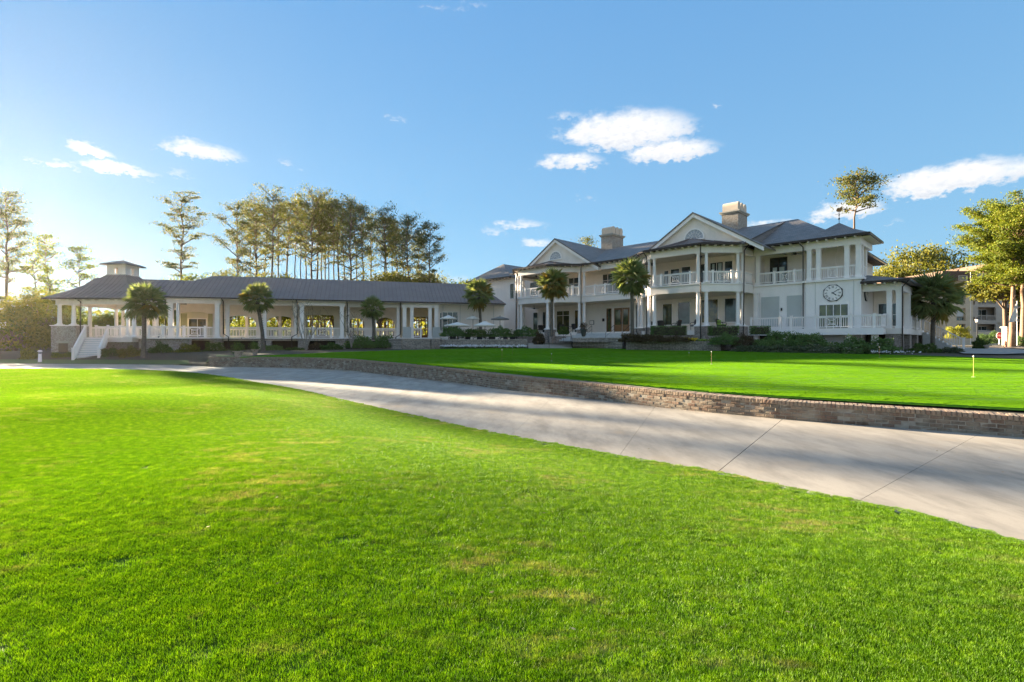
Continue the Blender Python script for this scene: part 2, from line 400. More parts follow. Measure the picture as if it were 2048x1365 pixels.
def turf(name, blade):
    """turf colour: green with straw-coloured thatch in the scalped patches"""
    m, nt, b = newmat(name)
    g = nt.nodes.new('ShaderNodeNewGeometry'); flat = nt.nodes.new('ShaderNodeVectorMath'); flat.operation = 'MULTIPLY'
    flat.inputs[1].default_value = (1, 1, 0); nt.links.new(g.outputs['Position'], flat.inputs[0]); P = flat.outputs[0]
    n1 = noise_node(nt, .22, 5, .6, vec=P); n2 = noise_node(nt, 2.6, 6, .72, vec=P, stretch=(.6, 1.7, 1), rot=-.35); n3 = noise_node(nt, .5, 4, .55, vec=P)
    n4 = noise_node(nt, 7, 4, .6, vec=P)
    gA, gB = ((.145, .30, .003), (.21, .37, .004)) if blade else ((.09, .15, .012), (.14, .18, .03))
    c = mixc(nt, mapr(nt, n1.outputs[0], .35, .65), gA, gB)
    if blade:
        v = g.outputs['Random Per Island']
        c = mixc(nt, mapr(nt, v, .55, 1., 0, .55), c, (.27, .46, .012)); c = mixc(nt, mapr(nt, v, .0, .35, .5, 0), c, (.04, .18, .002))
    if blade:
        cl = noise_node(nt, 11, 3, .6, vec=P); c = mixc(nt, mapr(nt, cl.outputs[0], .42, .62, .5, 0), c, (.03, .12, .002)); c = mixc(nt, mapr(nt, cl.outputs[0], .52, .68, 0, .35), c, (.30, .44, .015))
        rd = noise_node(nt, 2.4, 4, .7, vec=P, stretch=(.8, 4.2, 1), rot=.2); c = mixc(nt, mth(nt, 'MULTIPLY', mapr(nt, rd.outputs[0], .56, .66, 0, .7, True), mapr(nt, n3.outputs[0], .38, .5, 0, 1)), c, (.06, .09, .01))  # dark streaks painted in for the shading of low-sun turf ridges
    patch = mth(nt, 'MULTIPLY', mapr(nt, n3.outputs[0], .46, .62, 0, 1, True), mapr(nt, n2.outputs[0], .48, .60, 0, 1, True))
    patch = mth(nt, 'ADD', patch, mth(nt, 'MULTIPLY', mapr(nt, n4.outputs[0], .62, .72, 0, 1, True), .35))
    fb = noise_node(nt, 28, 4, .75, vec=P); patch = mth(nt, 'MULTIPLY', patch, mapr(nt, fb.outputs[0], .40, .56, .12, 1.25))
    straw = mixc(nt, mapr(nt, n4.outputs[0], .4, .6), (.50, .46, .16), (.33, .27, .13))
    c = mixc(nt, mth(nt, 'MULTIPLY', patch, .78 if blade else .9), c, straw)
    nt.links.new(c, b.inputs['Base Color']); b.inputs['Roughness'].default_value = .52 if blade else .9; b.inputs['Specular IOR Level'].default_value = .28 if blade else .1
    if blade:
        tr = nt.nodes.new('ShaderNodeBsdfTranslucent'); nt.links.new(mixc(nt, 1.0, c, (1.0, 1.0, .35), 'MULTIPLY'), tr.inputs[0])
        ms = nt.nodes.new('ShaderNodeMixShader'); ms.inputs[0].default_value = .38
        nt.links.new(b.outputs[0], ms.inputs[1]); nt.links.new(tr.outputs[0], ms.inputs[2]); nt.links.new(ms.outputs[0], nt.nodes['Material Output'].inputs[0])
    else:
        bump(nt, b, noise_node(nt, 40, 3).outputs[0], 1., .03)
    return m
M_blade = turf('turf_blades', True); M_thatch = turf('turf_thatch', False)
M_mulch = plain('bark_mulch', (.075, .05, .032), .95, .3, 1.5, bumps=.8, col2=(.045, .05, .022))
M_farground = plain('lawn_toned_ground', (.15, .17, .06), .95, .3, .3, col2=(.17, .14, .075))  # far ground in a lightened, neutral lawn tone
M_lawn2 = plain('rough_lawn', (.07, .125, .022), .95, .2, .8, bumps=.6, col2=(.095, .12, .035))
M_asphalt = plain('asphalt', (.07, .055, .052), .9, .2, 2, bumps=.4)
M_sidewalk = plain('pale_concrete', (.36, .33, .30), .85, .12, 1.5, bumps=.2)
M_mortar = plain('lime_mortar', (.40, .35, .285), .95, .2, 8, bumps=.6)
M_oldbrick = piecemat('old_brick', [(.12,.075,.05), (.22,.14,.09), (.15,.12,.09), (.27,.19,.13), (.19,.11,.075), (.30,.24,.18)], 26, .9, (.30,.26,.20))
M_capbrick = piecemat('cap_brick', [(.24,.15,.105), (.34,.24,.17), (.27,.21,.15), (.38,.28,.20), (.29,.19,.13)], 30, .9)
M_brickwall = brickmat('washed_brick', (.27,.20,.155), (.42,.36,.31), (.50,.46,.40), 1.0, .5)
M_brickpier = brickmat('grey_brick', (.20,.14,.11), (.40,.32,.27), (.46,.41,.36), .8, .45)

def grid_mesh(name, rs, yfun0, yfun1, ny, zf, mat, power=1.0, kind='structure'):
    """ground sheet laid out along sight lines: columns rs (x/y), rows from yfun0(r) to yfun1(r)"""
    vs = []; fs = []; nr = len(rs)
    for r in rs:
        a, bb = yfun0(r), yfun1(r)
        for j in range(ny+1):
            y = a+(bb-a)*(j/ny)**power; x = r*y; vs.append((x, y, zf(x, y, j)))
    for i in range(nr-1):
        for j in range(ny):
            k = i*(ny+1)+j; fs.append((k, k+ny+1, k+ny+2, k+1))
    m = MB(); m.v = vs; m.f = fs
    o = m.build(name, mat, smooth=True); o['kind'] = kind; return o
# low ground to the horizon
g = MB(); s = 2500
g.add([(-s,-s,-1.86),(s,-s,-1.86),(s,s,-1.86),(-s,s,-1.86)], [(0,1,2,3)]); g.build('ground', M_farground, kind='structure')
# raised ground with beds and buildings
def zup(x, y, j):
    r = x/y
    if r < -.6061 and j < 10:
        a = wall_y(r); t = min(1, (y-a)/7.0); t = t*t*(3-2*t)
        return (PATH_Z-.03)*(1-t)+(G(x, y)-.05)*t
    return G(x, y)-.05
rs = [-2.0+.05*i for i in range(28)]+[-.6062, -.606]+[-.6+.02*i for i in range(85)]+[1.15+.1*i for i in range(5)]
rs = sorted(set(round(q, 5) for q in rs))
grid_mesh('garden_ground', rs, lambda r: wall_y(r)+(.12 if r > -.606 else 0), lambda r: 420/(1+.3*r*r)**.5, 40, zup, M_mulch, 2.4)
# putting green
FAR = [(-.545, 31.5), (-.50, 34), (-.42, 37), (-.324, 41), (-.144, 44.5), (.0, 46), (.12, 46), (.216, 45.5), (.32, 43.3), (.441, 40.3), (.6, 36.5), (.776, 33.5), (.9, 31), (1.024, 28.5), (1.3, 24), (1.6, 20)]
rg = [-.545+.0215*i for i in range(100)]; rg = [r for r in rg if r <= 1.6]
def gy0(r):
    return min(wall_y(r)+.42*math.sqrt(1+r*r)*(1.25 if r > -.3 else 1.9), lerp_tab(FAR, r)-.02)
grid_mesh('putting_green', rg, gy0, lambda r: lerp_tab(FAR, r), 26, lambda x, y, j: G(x, y)+(-.01 if j in (0, 26) else .035), M_green)
# lawn strip between the wall end and the long porch
grid_mesh('side_lawn', [-1.1+.03*i for i in range(20)], lambda r: max(wall_y(r)+.15, wall_y(r)+.15), lambda r: wall_y(r)+(2.6 if r < -.62 else 4.6 if r < -.57 else 3.), 6,
          lambda x, y, j: zup(x, y, 1)+.03, M_lawn2)
# road and pavement by the far building
def strip(name, P, dz, mat):
    m = MB(); m.add([(x, y, G(x, y)+dz) for x, y in P], [tuple(range(len(P)))]); return m.build(name, mat, kind='structure')
strip('road', [(31.5,30.5),(44,36),(52,52),(56,60),(95,60),(110,20),(30,16),(26.5,26)], .03, M_asphalt)
strip('far_pavement', [(54,62.5),(150,62.5),(150,66),(54,66)], .12, M_sidewalk)
strip('pavement', [(37.5,43),(44.5,50),(47.5,50),(41,37.5),(33.5,34.2),(31.8,35.2)], .045, M_sidewalk)

# ------------------------------------------------------------------ foreground lawn
LAWNPX = [(400,64.5),(450,71),(500,80),(600,97),(667,113),(742,129.5),(827,148),(947,175),(1050,194),(1170,216),(1300,239),(1437,261),(1567,290),(1800,336),(2048,403),(2300,490),(2700,700)]
LP = [((px-1024)/1000*(1690/h), 1690/h) for px, h in LAWNPX]
lawn_edge = [(-60, 32), (-45, 31.5), (-34, 31), (-26, 30.3), (-21.5, 29.2), (-18.6, 27.8)]+LP+[(4.6, 1.2), (5.2, -1), (6.5, -5), (9, -10)]
lawn_edge = [Vector(p) for p in lawn_edge]; lawn_s = smooth_poly(lawn_edge, .5)
def lawn_z(x, y, e=99):
    z = -1.60+.0
    z -= .07*max(0, min(1, (y-3)/10))
    z += .34*math.exp(-(((x+9.5)/6.)**2+((y-11.5)/5.)**2))
    z += .16*math.exp(-(((x+3.)/3.2)**2+((y-5.5)/2.6)**2))
    z -= .12*math.exp(-(((x+13)/3.)**2+((y-19)/5.)**2))
    z += .012*math.sin(x*.9+y*.5)+.006*math.sin(y*1.4-x*.7)
    t = max(0, min(1, e/2.6)); t = t*t*(3-2*t)
    return z*t+(-1.685)*(1-t)
from mathutils.kdtree import KDTree
kd = KDTree(len(lawn_s))
for i, p in enumerate(lawn_s): kd.insert((p.x, p.y, 0), i)
kd.balance()
EN = np.array([(p.x, p.y) for p in lawn_s])
def edge_dist(x, y):
    return kd.find((x, y, 0))[2]
def inside(x, y):
    c = kd.find((x, y, 0)); i = c[1]; a = lawn_s[max(i-1, 0)]; b2 = lawn_s[min(i+1, len(lawn_s)-1)]
    return (b2.x-a.x)*(y-a.y)-(b2.y-a.y)*(x-a.x) < 0
# sheet: strips running from the path edge back over the knoll
m = MB(); nE = len(lawn_s); rows = [0, .15, .4, .8, 1.2, 1.6, 2.1, 2.6, 3.1, 3.7, 4.3, 5, 5.7, 6.4, 7.2, 8, 8.8, 9.7, 10.6, 11.6, 12.7, 14, 15.5, 17, 19, 21, 24, 28, 34]
C0 = Vector((-30, -10))
for p in lawn_s:
    d = (C0-p); L = d.length; d /= L
    for q in rows:
        q2 = min(q, L); x, y = p.x+d.x*q2, p.y+d.y*q2
        m.v.append((x, y, lawn_z(x, y, min(q2, edge_dist(x, y)))-.004 if q2 > 0 else -1.73))
nr = len(rows)
for i in range(nE-1):
    for j in range(nr-1): m.f.append((i*nr+j, i*nr+j+1, (i+1)*nr+j+1, (i+1)*nr+j))
m.build('lawn', M_thatch, smooth=True, kind='structure')

# turf blades: patches of real blades scattered over the lawn
def patch_mesh(seed, n, size, h, w):
    rng = np.random.default_rng(seed)
    p = rng.uniform(-size/2, size/2, (n, 2)); hh = h*rng.uniform(.5, 1.25, n); ang = rng.uniform(0, 2*np.pi, n); ln = rng.uniform(.15, .95, n)*hh; la = rng.uniform(0, 2*np.pi, n)
    dx = np.cos(ang)*w*rng.uniform(.7, 1.3, n); dy = np.sin(ang)*w
    z0 = np.full(n, -.008)
    v = np.stack([np.stack([p[:,0]-dx, p[:,1]-dy, z0], 1), np.stack([p[:,0]+dx, p[:,1]+dy, z0], 1),
                  np.stack([p[:,0]+np.cos(la)*ln, p[:,1]+np.sin(la)*ln, hh], 1)], axis=1).reshape(-1, 3)
    return fastmesh('turf_patch', v, 3, M_blade)
def scatter(name, patches, pts, scales, label, rots=None):
    me = bpy.data.meshes.new(name); me.vertices.add(len(pts)); me.vertices.foreach_set('co', np.asarray(pts, dtype=np.float32).ravel()); me.update()
    at = me.attributes.new('sc', 'FLOAT', 'POINT'); at.data.foreach_set('value', np.asarray(scales, dtype=np.float32))
    ar = me.attributes.new('rot', 'FLOAT_VECTOR', 'POINT')
    if rots is None: rots = [(0, 0, random.uniform(0, 6.283)) for _ in pts]
    ar.data.foreach_set('vector', np.asarray(rots, dtype=np.float32).ravel())
    o = bpy.data.objects.new(name, me); COL.objects.link(o)
    ng = bpy.data.node_groups.new(name+'_nodes', 'GeometryNodeTree')
    ng.interface.new_socket('Geometry', in_out='INPUT', socket_type='NodeSocketGeometry'); ng.interface.new_socket('Geometry', in_out='OUTPUT', socket_type='NodeSocketGeometry')
    gi = ng.nodes.new('NodeGroupInput'); go = ng.nodes.new('NodeGroupOutput'); ip = ng.nodes.new('GeometryNodeInstanceOnPoints')
    gt = ng.nodes.new('GeometryNodeGeometryToInstance')
    for ob in patches:
        oi = ng.nodes.new('GeometryNodeObjectInfo'); oi.inputs['Object'].default_value = ob; oi.inputs['As Instance'].default_value = True
        ng.links.new(oi.outputs['Geometry'], gt.inputs[0])
    ng.links.new(gi.outputs[0], ip.inputs['Points']); ng.links.new(gt.outputs[0], ip.inputs['Instance']); ip.inputs['Pick Instance'].default_value = True
    rv = ng.nodes.new('GeometryNodeInputNamedAttribute'); rv.data_type = 'FLOAT_VECTOR'; rv.inputs[0].default_value = 'rot'
    ng.links.new(rv.outputs[0], ip.inputs['Rotation'])
    na = ng.nodes.new('GeometryNodeInputNamedAttribute'); na.data_type = 'FLOAT'; na.inputs[0].default_value = 'sc'
    ng.links.new(na.outputs[0], ip.inputs['Scale']); ng.links.new(ip.outputs[0], go.inputs[0])
    md = o.modifiers.new('scatter', 'NODES'); md.node_group = ng
    tag(o, label, 'grass', kind='stuff'); return o
def hidden_obj(me):
    return bpy.data.objects.new(me.name, me)      # geometry source only, never linked to the scene
PA = [hidden_obj(patch_mesh(k, 2400, .40, .020, .0017)) for k in range(4)]
from mathutils import noise as mno
rng = np.random.default_rng(3); pts = []; sc = []; rt = []
from mathutils import Quaternion
y = 1.6
while y < 31:
    st = .21 if y < 7 else .24 if y < 12 else .34
    x = -1.12*y-1.2
    while x < 1.06*y+1:
        px_, py_ = x+rng.uniform(-.1, .1), y+rng.uniform(-.1, .1)
        if inside(px_, py_):
            e = edge_dist(px_, py_)
            if py_ > 1.2:
                thin = mno.noise(Vector((px_*.5+9, py_*1.1, 3)))+.6*mno.noise(Vector((px_*1.6, py_*3.2, 7)))
                f = (1.0 if thin < .3 else max(.78, 1.0-(thin-.3)*1.2))*rng.uniform(.93, 1.1)*(1 if y < 12 else 1.3)
                f = min(f, .16+e*3.2)
                pts.append((px_, py_, lawn_z(px_, py_, e))); sc.append(f)
                E_ = .12; dzx = (lawn_z(px_+E_, py_, edge_dist(px_+E_, py_))-lawn_z(px_-E_, py_, edge_dist(px_-E_, py_)))/(2*E_); dzy = (lawn_z(px_, py_+E_, edge_dist(px_, py_+E_))-lawn_z(px_, py_-E_, edge_dist(px_, py_-E_)))/(2*E_)
                n_ = Vector((-dzx, -dzy, 1)).normalized(); a_ = rng.uniform(0, 6.283)
                e_ = (Vector((0, 0, 1)).rotation_difference(n_) @ Quaternion((0, 0, 1), a_)).to_euler(); rt.append(tuple(e_))
        x += st
    y += st
for p_, dr_ in resample(lawn_s, .11):
    if p_.y < 1 or abs(p_.x/p_.y) > 1.1: continue
    nn_ = Vector((dr_.y, -dr_.x)); q_ = p_+nn_*.1
    if not inside(q_.x, q_.y): nn_ = -nn_
    q_ = p_+nn_*rng.uniform(.02, .09); e_ = edge_dist(q_.x, q_.y); pts.append((q_.x, q_.y, lawn_z(q_.x, q_.y, e_))); sc.append(rng.uniform(.16, .34)); rt.append((0, 0, rng.uniform(0, 6.28)))
scatter('lawn_grass', PA, pts, sc, 'short bright green turf covering the foreground slope beside the concrete path', rt)
print('turf patches', len(pts))

# short nap of the putting green
M_greenblade = M_green.copy(); M_greenblade.name = 'green_blades'
nt = M_greenblade.node_tree; b = nt.nodes['Principled BSDF']; lk = b.inputs['Base Color'].links[0].from_socket
tr = nt.nodes.new('ShaderNodeBsdfTranslucent'); nt.links.new(mixc(nt, 1.0, lk, (1.5, 1.5, .3), 'MULTIPLY'), tr.inputs[0])
ms = nt.nodes.new('ShaderNodeMixShader'); ms.inputs[0].default_value = .45; nt.links.new(b.outputs[0], ms.inputs[1]); nt.links.new(tr.outputs[0], ms.inputs[2]); nt.links.new(ms.outputs[0], nt.nodes['Material Output'].inputs[0])
_mb = M_blade; M_blade = M_greenblade; PG = [hidden_obj(patch_mesh(20+k, 7500, 1.0, .006, .0042)) for k in range(3)]; M_blade = _mb
pts = []; sc = []
y = 6.
while y < 46.2:
    x = -.55*y-1
    while x < 1.55*y+1 and x < 42:
        r = x/y
        if -.54 < r < 1.55 and y > gy0(r)+.5 and y < lerp_tab(FAR, r)-.5:
            pts.append((x+rng.uniform(-.08, .08), y+rng.uniform(-.08, .08), G(x, y)+.033)); sc.append(rng.uniform(.95, 1.08))
        x += .62
    y += .62
y = 6.
r = -.5
while r < 1.5:          # small patches along the rim
    a = gy0(r); x = r*(a+.3); 
    for dy, s_ in ((.12, .25), (.32, .4), (.6, .5)):
        yy = a+dy
        if yy < lerp_tab(FAR, r)-.2: pts.append((r*yy, yy, G(r*yy, yy)+.033)); sc.append(s_)
    r += .22/max(6, a)
scatter('green_grass', PG, pts, sc, 'very short smooth turf of the putting green')
print('green patches', len(pts))

# ------------------------------------------------------------------ concrete cart path, slab by slab
ea = smooth_poly([Vector((p.x, p.y)) for p in lawn_edge if p.y > -6], .3); eb = wall_pts
eb = [Vector((-60, 38.5)), Vector((-46, 38.2)), Vector((-33, 37.5)), Vector((-25, 36.3))]+[Vector((p.x, p.y)) for p in eb]+[Vector((12.5, -2))]
base = MB()
def at_arc(P, t):
    Ls = [0.]
    for a, bb in zip(P, P[1:]): Ls.append(Ls[-1]+(bb-a).length)
    q = t*Ls[-1]
    for i in range(len(P)-1):
        if q <= Ls[i+1]: return P[i].lerp(P[i+1], (q-Ls[i])/max(1e-9, Ls[i+1]-Ls[i]))
    return P[-1]
def nearest_t(P, pt, n=600):
    best = min(range(n+1), key=lambda i: (at_arc_c(P, i/n)-pt).length); return best/n
_c = {}
def at_arc_c(P, t):
    k = (id(P), round(t, 5))
    if k not in _c: _c[k] = at_arc(P, t)
    return _c[k]
# joints: pairs (near edge point, wall point), from the left end to the right
def jp(px, h, z=-1.72): return Vector(((px-1024)/1000*(-z*1000/h), -z*1000/h))
JN = [Vector((-60,32)), Vector((-47,31.6)), Vector((-36,31.1)), Vector((-27,30.4)), Vector((-20.6,28.9)), jp(470,75), jp(620,102), jp(780,139), jp(1030,191), jp(1240,229), jp(1432,259), jp(1720,320), jp(2160,440), Vector((5.1,-1)), Vector((6.4,-5))]
JF = [Vector((-60,38.5)), Vector((-49,38.3)), Vector((-38,37.8)), Vector((-29,37)), Vector((-20.6,34.0)), jp(520,53.5), jp(700,60), jp(930,86), jp(1110,108), jp(1310,131), jp(1562,156), jp(1960,186), jp(2400,226), Vector((12,3)), Vector((12.5,-2))]
tn = [nearest_t(ea, p) for p in JN]; tf = [nearest_t(eb, p) for p in JF]
road = bpy.data.objects.new('cart_path', None); COL.objects.link(road); road['kind'] = 'structure'; ORG[road.name] = (0,0,0)
bs = MB()
for i in range(len(tn)-1):
    k = 8; A = [at_arc(ea, tn[i]+(tn[i+1]-tn[i])*j/k) for j in range(k+1)]; B = [at_arc(eb, tf[i]+(tf[i+1]-tf[i])*j/k) for j in range(k+1)]
    m = MB(); gl = .006 if i == 10 else .0028; gr = .006 if i == 9 else .0028
    # shrink a little along the path so that the joint shows
    for j, (p, q) in enumerate(zip(A, B)):
        if j == 0: p = p+(A[1]-A[0]).normalized()*gl; q = q+(B[1]-B[0]).normalized()*gl
        if j == k: p = p-(A[k]-A[k-1]).normalized()*gr; q = q-(B[k]-B[k-1]).normalized()*gr
        q = q+(q-p).normalized()*.1; p = p-(q-p).normalized()*.5
        for t in (0, .25, .5, .75, 1): r_ = p.lerp(q, t); m.v.append((r_.x, r_.y, PATH_Z))
    n_top = len(m.v)
    for j in range(k):
        for t in range(4): a = j*5+t; m.f.append((a, a+5, a+6, a+1))
    # edges going down
    m.v += [(x, y, z-.1) for x, y, z in m.v]
    for j0 in (0, k):
        for t in range(4): a = j0*5+t; m.f.append((a, a+1, a+1+n_top, a+n_top))
    m.build('concrete_slab', M_concrete, road)
    for j in range(k): bs.add([(A[j].x, A[j].y, PATH_Z-.06), (A[j+1].x, A[j+1].y, PATH_Z-.06), (B[j+1].x, B[j+1].y, PATH_Z-.06), (B[j].x, B[j].y, PATH_Z-.06)], [(0,1,2,3)])
bs.build('path_bed', M_farground, road)

# ------------------------------------------------------------------ brick wall round the green
bw = thing('brick_retaining_wall', 'long low curved brick wall with rowlock cap holding up the putting green beside the concrete path', 'wall', (3.6, 13.2, PATH_Z), 0, org=(3.6, 13.2, PATH_Z))
def cap_z(x, y): return G(x, y)+.005
def brick_mesh(l, w, h, seed, mat):
    r = random.Random(seed); m = MB(); j = lambda a: a+r.uniform(-.004, .004); c = .006
    l2, w2 = l/2, w/2
    # box with a small bevel on the outer face
    vs = [(j(-l2), w2, 0), (j(l2), w2, 0), (j(l2), w2, h), (j(-l2), w2, h), (j(-l2), -w2+c, 0), (j(l2), -w2+c, 0), (j(l2), -w2+c, h), (j(-l2), -w2+c, h),
          (j(-l2+c), j(-w2), c), (j(l2-c), j(-w2), c), (j(l2-c), j(-w2), h-c), (j(-l2+c), j(-w2), h-c)]
    m.add(vs, [(1,0,3,2),(0,1,5,4),(3,7,6,2),(0,4,7,3),(1,2,6,5),(4,5,9,8),(5,6,10,9),(6,7,11,10),(7,4,8,11),(8,9,10,11)])
    return m.mesh('brick', mat)
SM = [brick_mesh(.200, .10, .066, s_, M_oldbrick) for s_ in range(8)]
CM = [brick_mesh(.066, .215, .085, 40+s_, M_capbrick) for s_ in range(6)]
core = MB(); rsn = resample(wall_pts, .25)
def nrm(dr): return Vector((-dr.y, dr.x)) if (-dr.y*0+dr.x*1) > 0 else Vector((dr.y, -dr.x))
pr = []
for p, dr in rsn: n = nrm(dr); pr.append((p, n))
for i in range(len(pr)-1):
    (p, n), (q, n2) = pr[i], pr[i+1]; za = cap_z(p.x, p.y)-.018; zb = cap_z(q.x, q.y)-.018
    a0, a1, b0, b1 = p+n*.010, p+n*.42, q+n2*.010, q+n2*.42
    core.add([(a0.x,a0.y,-1.84),(b0.x,b0.y,-1.84),(b1.x,b1.y,-1.84),(a1.x,a1.y,-1.84),(a0.x,a0.y,za),(b0.x,b0.y,zb),(b1.x,b1.y,zb),(a1.x,a1.y,za)],
             [(4,5,6,7),(0,1,5,4),(2,3,7,6)]+([(0,4,7,3)] if i == 0 else []))
core.build('mortar', M_mortar, bw)
def add_to(acc, me, loc, rz, sc):
    ca, sa = math.cos(rz), math.sin(rz); k = len(acc.v)
    for v in me.vertices: x, y, z = v.co.x*sc, v.co.y, v.co.z; acc.v.append((loc[0]+ca*x-sa*y, loc[1]+sa*x+ca*y, loc[2]+z))
    for f in me.polygons: acc.f.append(tuple(k+i for i in f.vertices))
rr = random.Random(5); bricks = []; caps = []
for c_ in range(7):
    for p, dr in resample(wall_pts, .2115, (.105 if c_ % 2 else .0)):
        n = nrm(dr); z = cap_z(p.x, p.y)-.088-.0775*(c_+1)
        if z < PATH_Z-.07: continue
        off = rr.uniform(-.006, .010)+(rr.random() < .06)*.02
        q = p+n*(.05+off); rz = math.atan2(n.y, n.x)-math.pi/2
        bricks.append((q.y, (q.x, q.y, z), rz+rr.uniform(-.02, .02), rr.choice(SM), rr.uniform(.95, 1.02)))
for row in range(2):
    for p, dr in resample(wall_pts, .0765):
        n = nrm(dr); q = p+n*(.09+row*.222); rz = math.atan2(n.y, n.x)-math.pi/2
        caps.append((q.y+row*.5, (q.x, q.y, cap_z(p.x, p.y)-.088+rr.uniform(-.004, .004)), rz+rr.uniform(-.03, .03), rr.choice(CM), rr.uniform(.94, 1.03)))
for lst, nm, stuffn, mat in ((bricks, 'brick', 'brick_courses', M_oldbrick), (caps, 'cap_brick', 'cap_courses', M_capbrick)):
    # the 300 that show largest: nearest inside the view
    inv = sorted([b_ for b_ in lst if abs(b_[1][0]/b_[1][1]) < 1.04], key=lambda b_: b_[0])
    near = inv[:298]; ids = set(id(b_) for b_ in near); acc = MB()
    for b_ in lst:
        if id(b_) in ids: o = place(b_[3], nm, bw, b_[1], b_[2], (b_[4], 1, 1))
        else: add_to(acc, b_[3], b_[1], b_[2], b_[4])
    acc.build(stuffn, mat, bw, kind='stuff')

# fallen leaves and twigs on the path and the lawn
g_ = np.random.default_rng(77); cs = []
for i in range(260):
    t_ = g_.uniform(.25, .93); p = at_arc_c(ea, round(t_, 3)); q = min(eb, key=lambda w: (w-p).length); f = g_.random()**.6*(.98 if g_.random() < .6 else .3)
    r_ = p.lerp(q, .02+.95*f); cs.append((r_.x, r_.y, PATH_Z+.006))
for i in range(240):
    y_ = g_.uniform(2.3, 20)**1.0; x_ = g_.uniform(-1, .9)*y_
    if inside(x_, y_): cs.append((x_, y_, lawn_z(x_, y_, edge_dist(x_, y_))+.016))
v = leaves(np.array(cs), .017, g_, .55, up=.0); v = v.reshape(-1, 4, 3); c0 = v.mean(axis=1, keepdims=True); v[:, :, 2] = c0[:, :, 2]+(v[:, :, 2]-c0[:, :, 2])*.25
me = fastmesh('fallen_leaves', v.reshape(-1, 3), 4, piecemat('dead_leaves', [(.30, .17, .07), (.42, .30, .14), (.20, .12, .06), (.55, .45, .28)], 40)); o = bpy.data.objects.new('fallen_leaves', me); COL.objects.link(o); tag(o, 'scattered small dead leaves on the concrete path and lawn', 'fallen leaves', kind='stuff')
# ================================================================== building materials
M_white = plain('white_paint', (.92, .83, .77), .5, .05, 1.2)
M_trim = plain('white_trim', (.93, .85, .80), .45, .04, 2)
M_siding = siding('cream_siding', (.91, .81, .73))
M_stucco = plain('pale_stucco', (.89, .78, .69), .8, .06, 1.5, bumps=.25)
M_clockwall = siding('white_panel_siding', (.93, .85, .80), .22, .25)
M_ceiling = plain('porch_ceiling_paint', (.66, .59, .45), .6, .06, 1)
M_slate, nt, b = newmat('slate_shingles')
g_ = nt.nodes.new('ShaderNodeNewGeometry'); s_ = nt.nodes.new('ShaderNodeSeparateXYZ'); nt.links.new(g_.outputs['Position'], s_.inputs[0])
tc_ = nt.nodes.new('ShaderNodeTexCoord'); so_ = nt.nodes.new('ShaderNodeSeparateXYZ'); nt.links.new(tc_.outputs['Object'], so_.inputs[0])
cb_ = nt.nodes.new('ShaderNodeCombineXYZ'); nt.links.new(mth(nt, 'ADD', so_.outputs[0], mth(nt, 'MULTIPLY', so_.outputs[1], .37)), cb_.inputs[0]); nt.links.new(s_.outputs[2], cb_.inputs[1])
br_ = nt.nodes.new('ShaderNodeTexBrick'); nt.links.new(cb_.outputs[0], br_.inputs[0]); br_.inputs['Brick Width'].default_value = .34; br_.inputs['Row Height'].default_value = .11; br_.inputs['Scale'].default_value = 1
br_.inputs['Mortar Size'].default_value = .008; br_.inputs['Color1'].default_value = (.16,.135,.12,1); br_.inputs['Color2'].default_value = (.26,.22,.195,1); br_.inputs['Mortar'].default_value = (.05,.048,.05,1)
n_ = noise_node(nt, .8, 5); c_ = mixc(nt, mapr(nt, n_.outputs[0], .35, .7, 0, .5), br_.outputs[0], (.14, .13, .125))
nt.links.new(c_, b.inputs['Base Color']); b.inputs['Roughness'].default_value = .65; bump(nt, b, br_.outputs[0], .5, .02)
M_metalroof = plain('bronze_metal_roof', (.205, .17, .16), .7, .18, .7, metallic=.0, col2=(.24, .20, .185), spec=.15)
M_seam = plain('roof_seam_metal', (.19, .14, .12), .6, .1, 2, spec=.15)
M_bronze = plain('bronze_gutter', (.045, .032, .027), .4, .15, 2, metallic=.4)
M_copper = plain('weathered_copper', (.35, .17, .06), .5, .2, 3, metallic=.5)
M_wood = plain('varnished_wood', (.32, .16, .06), .35, .2, 5, col2=(.22, .11, .045))
M_terra = plain('terracotta_render', (.66, .50, .36), .8, .15, 2.5, bumps=.2, col2=(.58, .50, .42))
M_stone = plain('cast_stone', (.50, .46, .40), .75, .15, 2, bumps=.2)
M_glass = glassmat('window_glass'); M_glassw = glassmat('window_glass_warm', (.05, .045, .02), .08, (.20, .14, .04)); M_glassg = glassmat('window_glass_green', (.03, .04, .02), .08, (.10, .11, .03))  # warm panes: interior light painted as yellowish patches in opaque glass
M_curtain = plain('curtain_cloth', (.55, .62, .60), .85, .1, 2); M_drape = plain('gold_drape', (.46, .42, .22), .85, .1, 2)
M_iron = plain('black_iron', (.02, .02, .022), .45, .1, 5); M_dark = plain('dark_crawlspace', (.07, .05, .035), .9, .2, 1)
M_blank = plain('grey_shutter_panel', (.52, .52, .49), .6, .05, 1); M_deckbrown = plain('stained_timber', (.13, .085, .05), .7, .15, 2)
M_step = plain('painted_step', (.60, .58, .55), .7, .1, 3)

def gz(x, y): return G(x, y)-.05
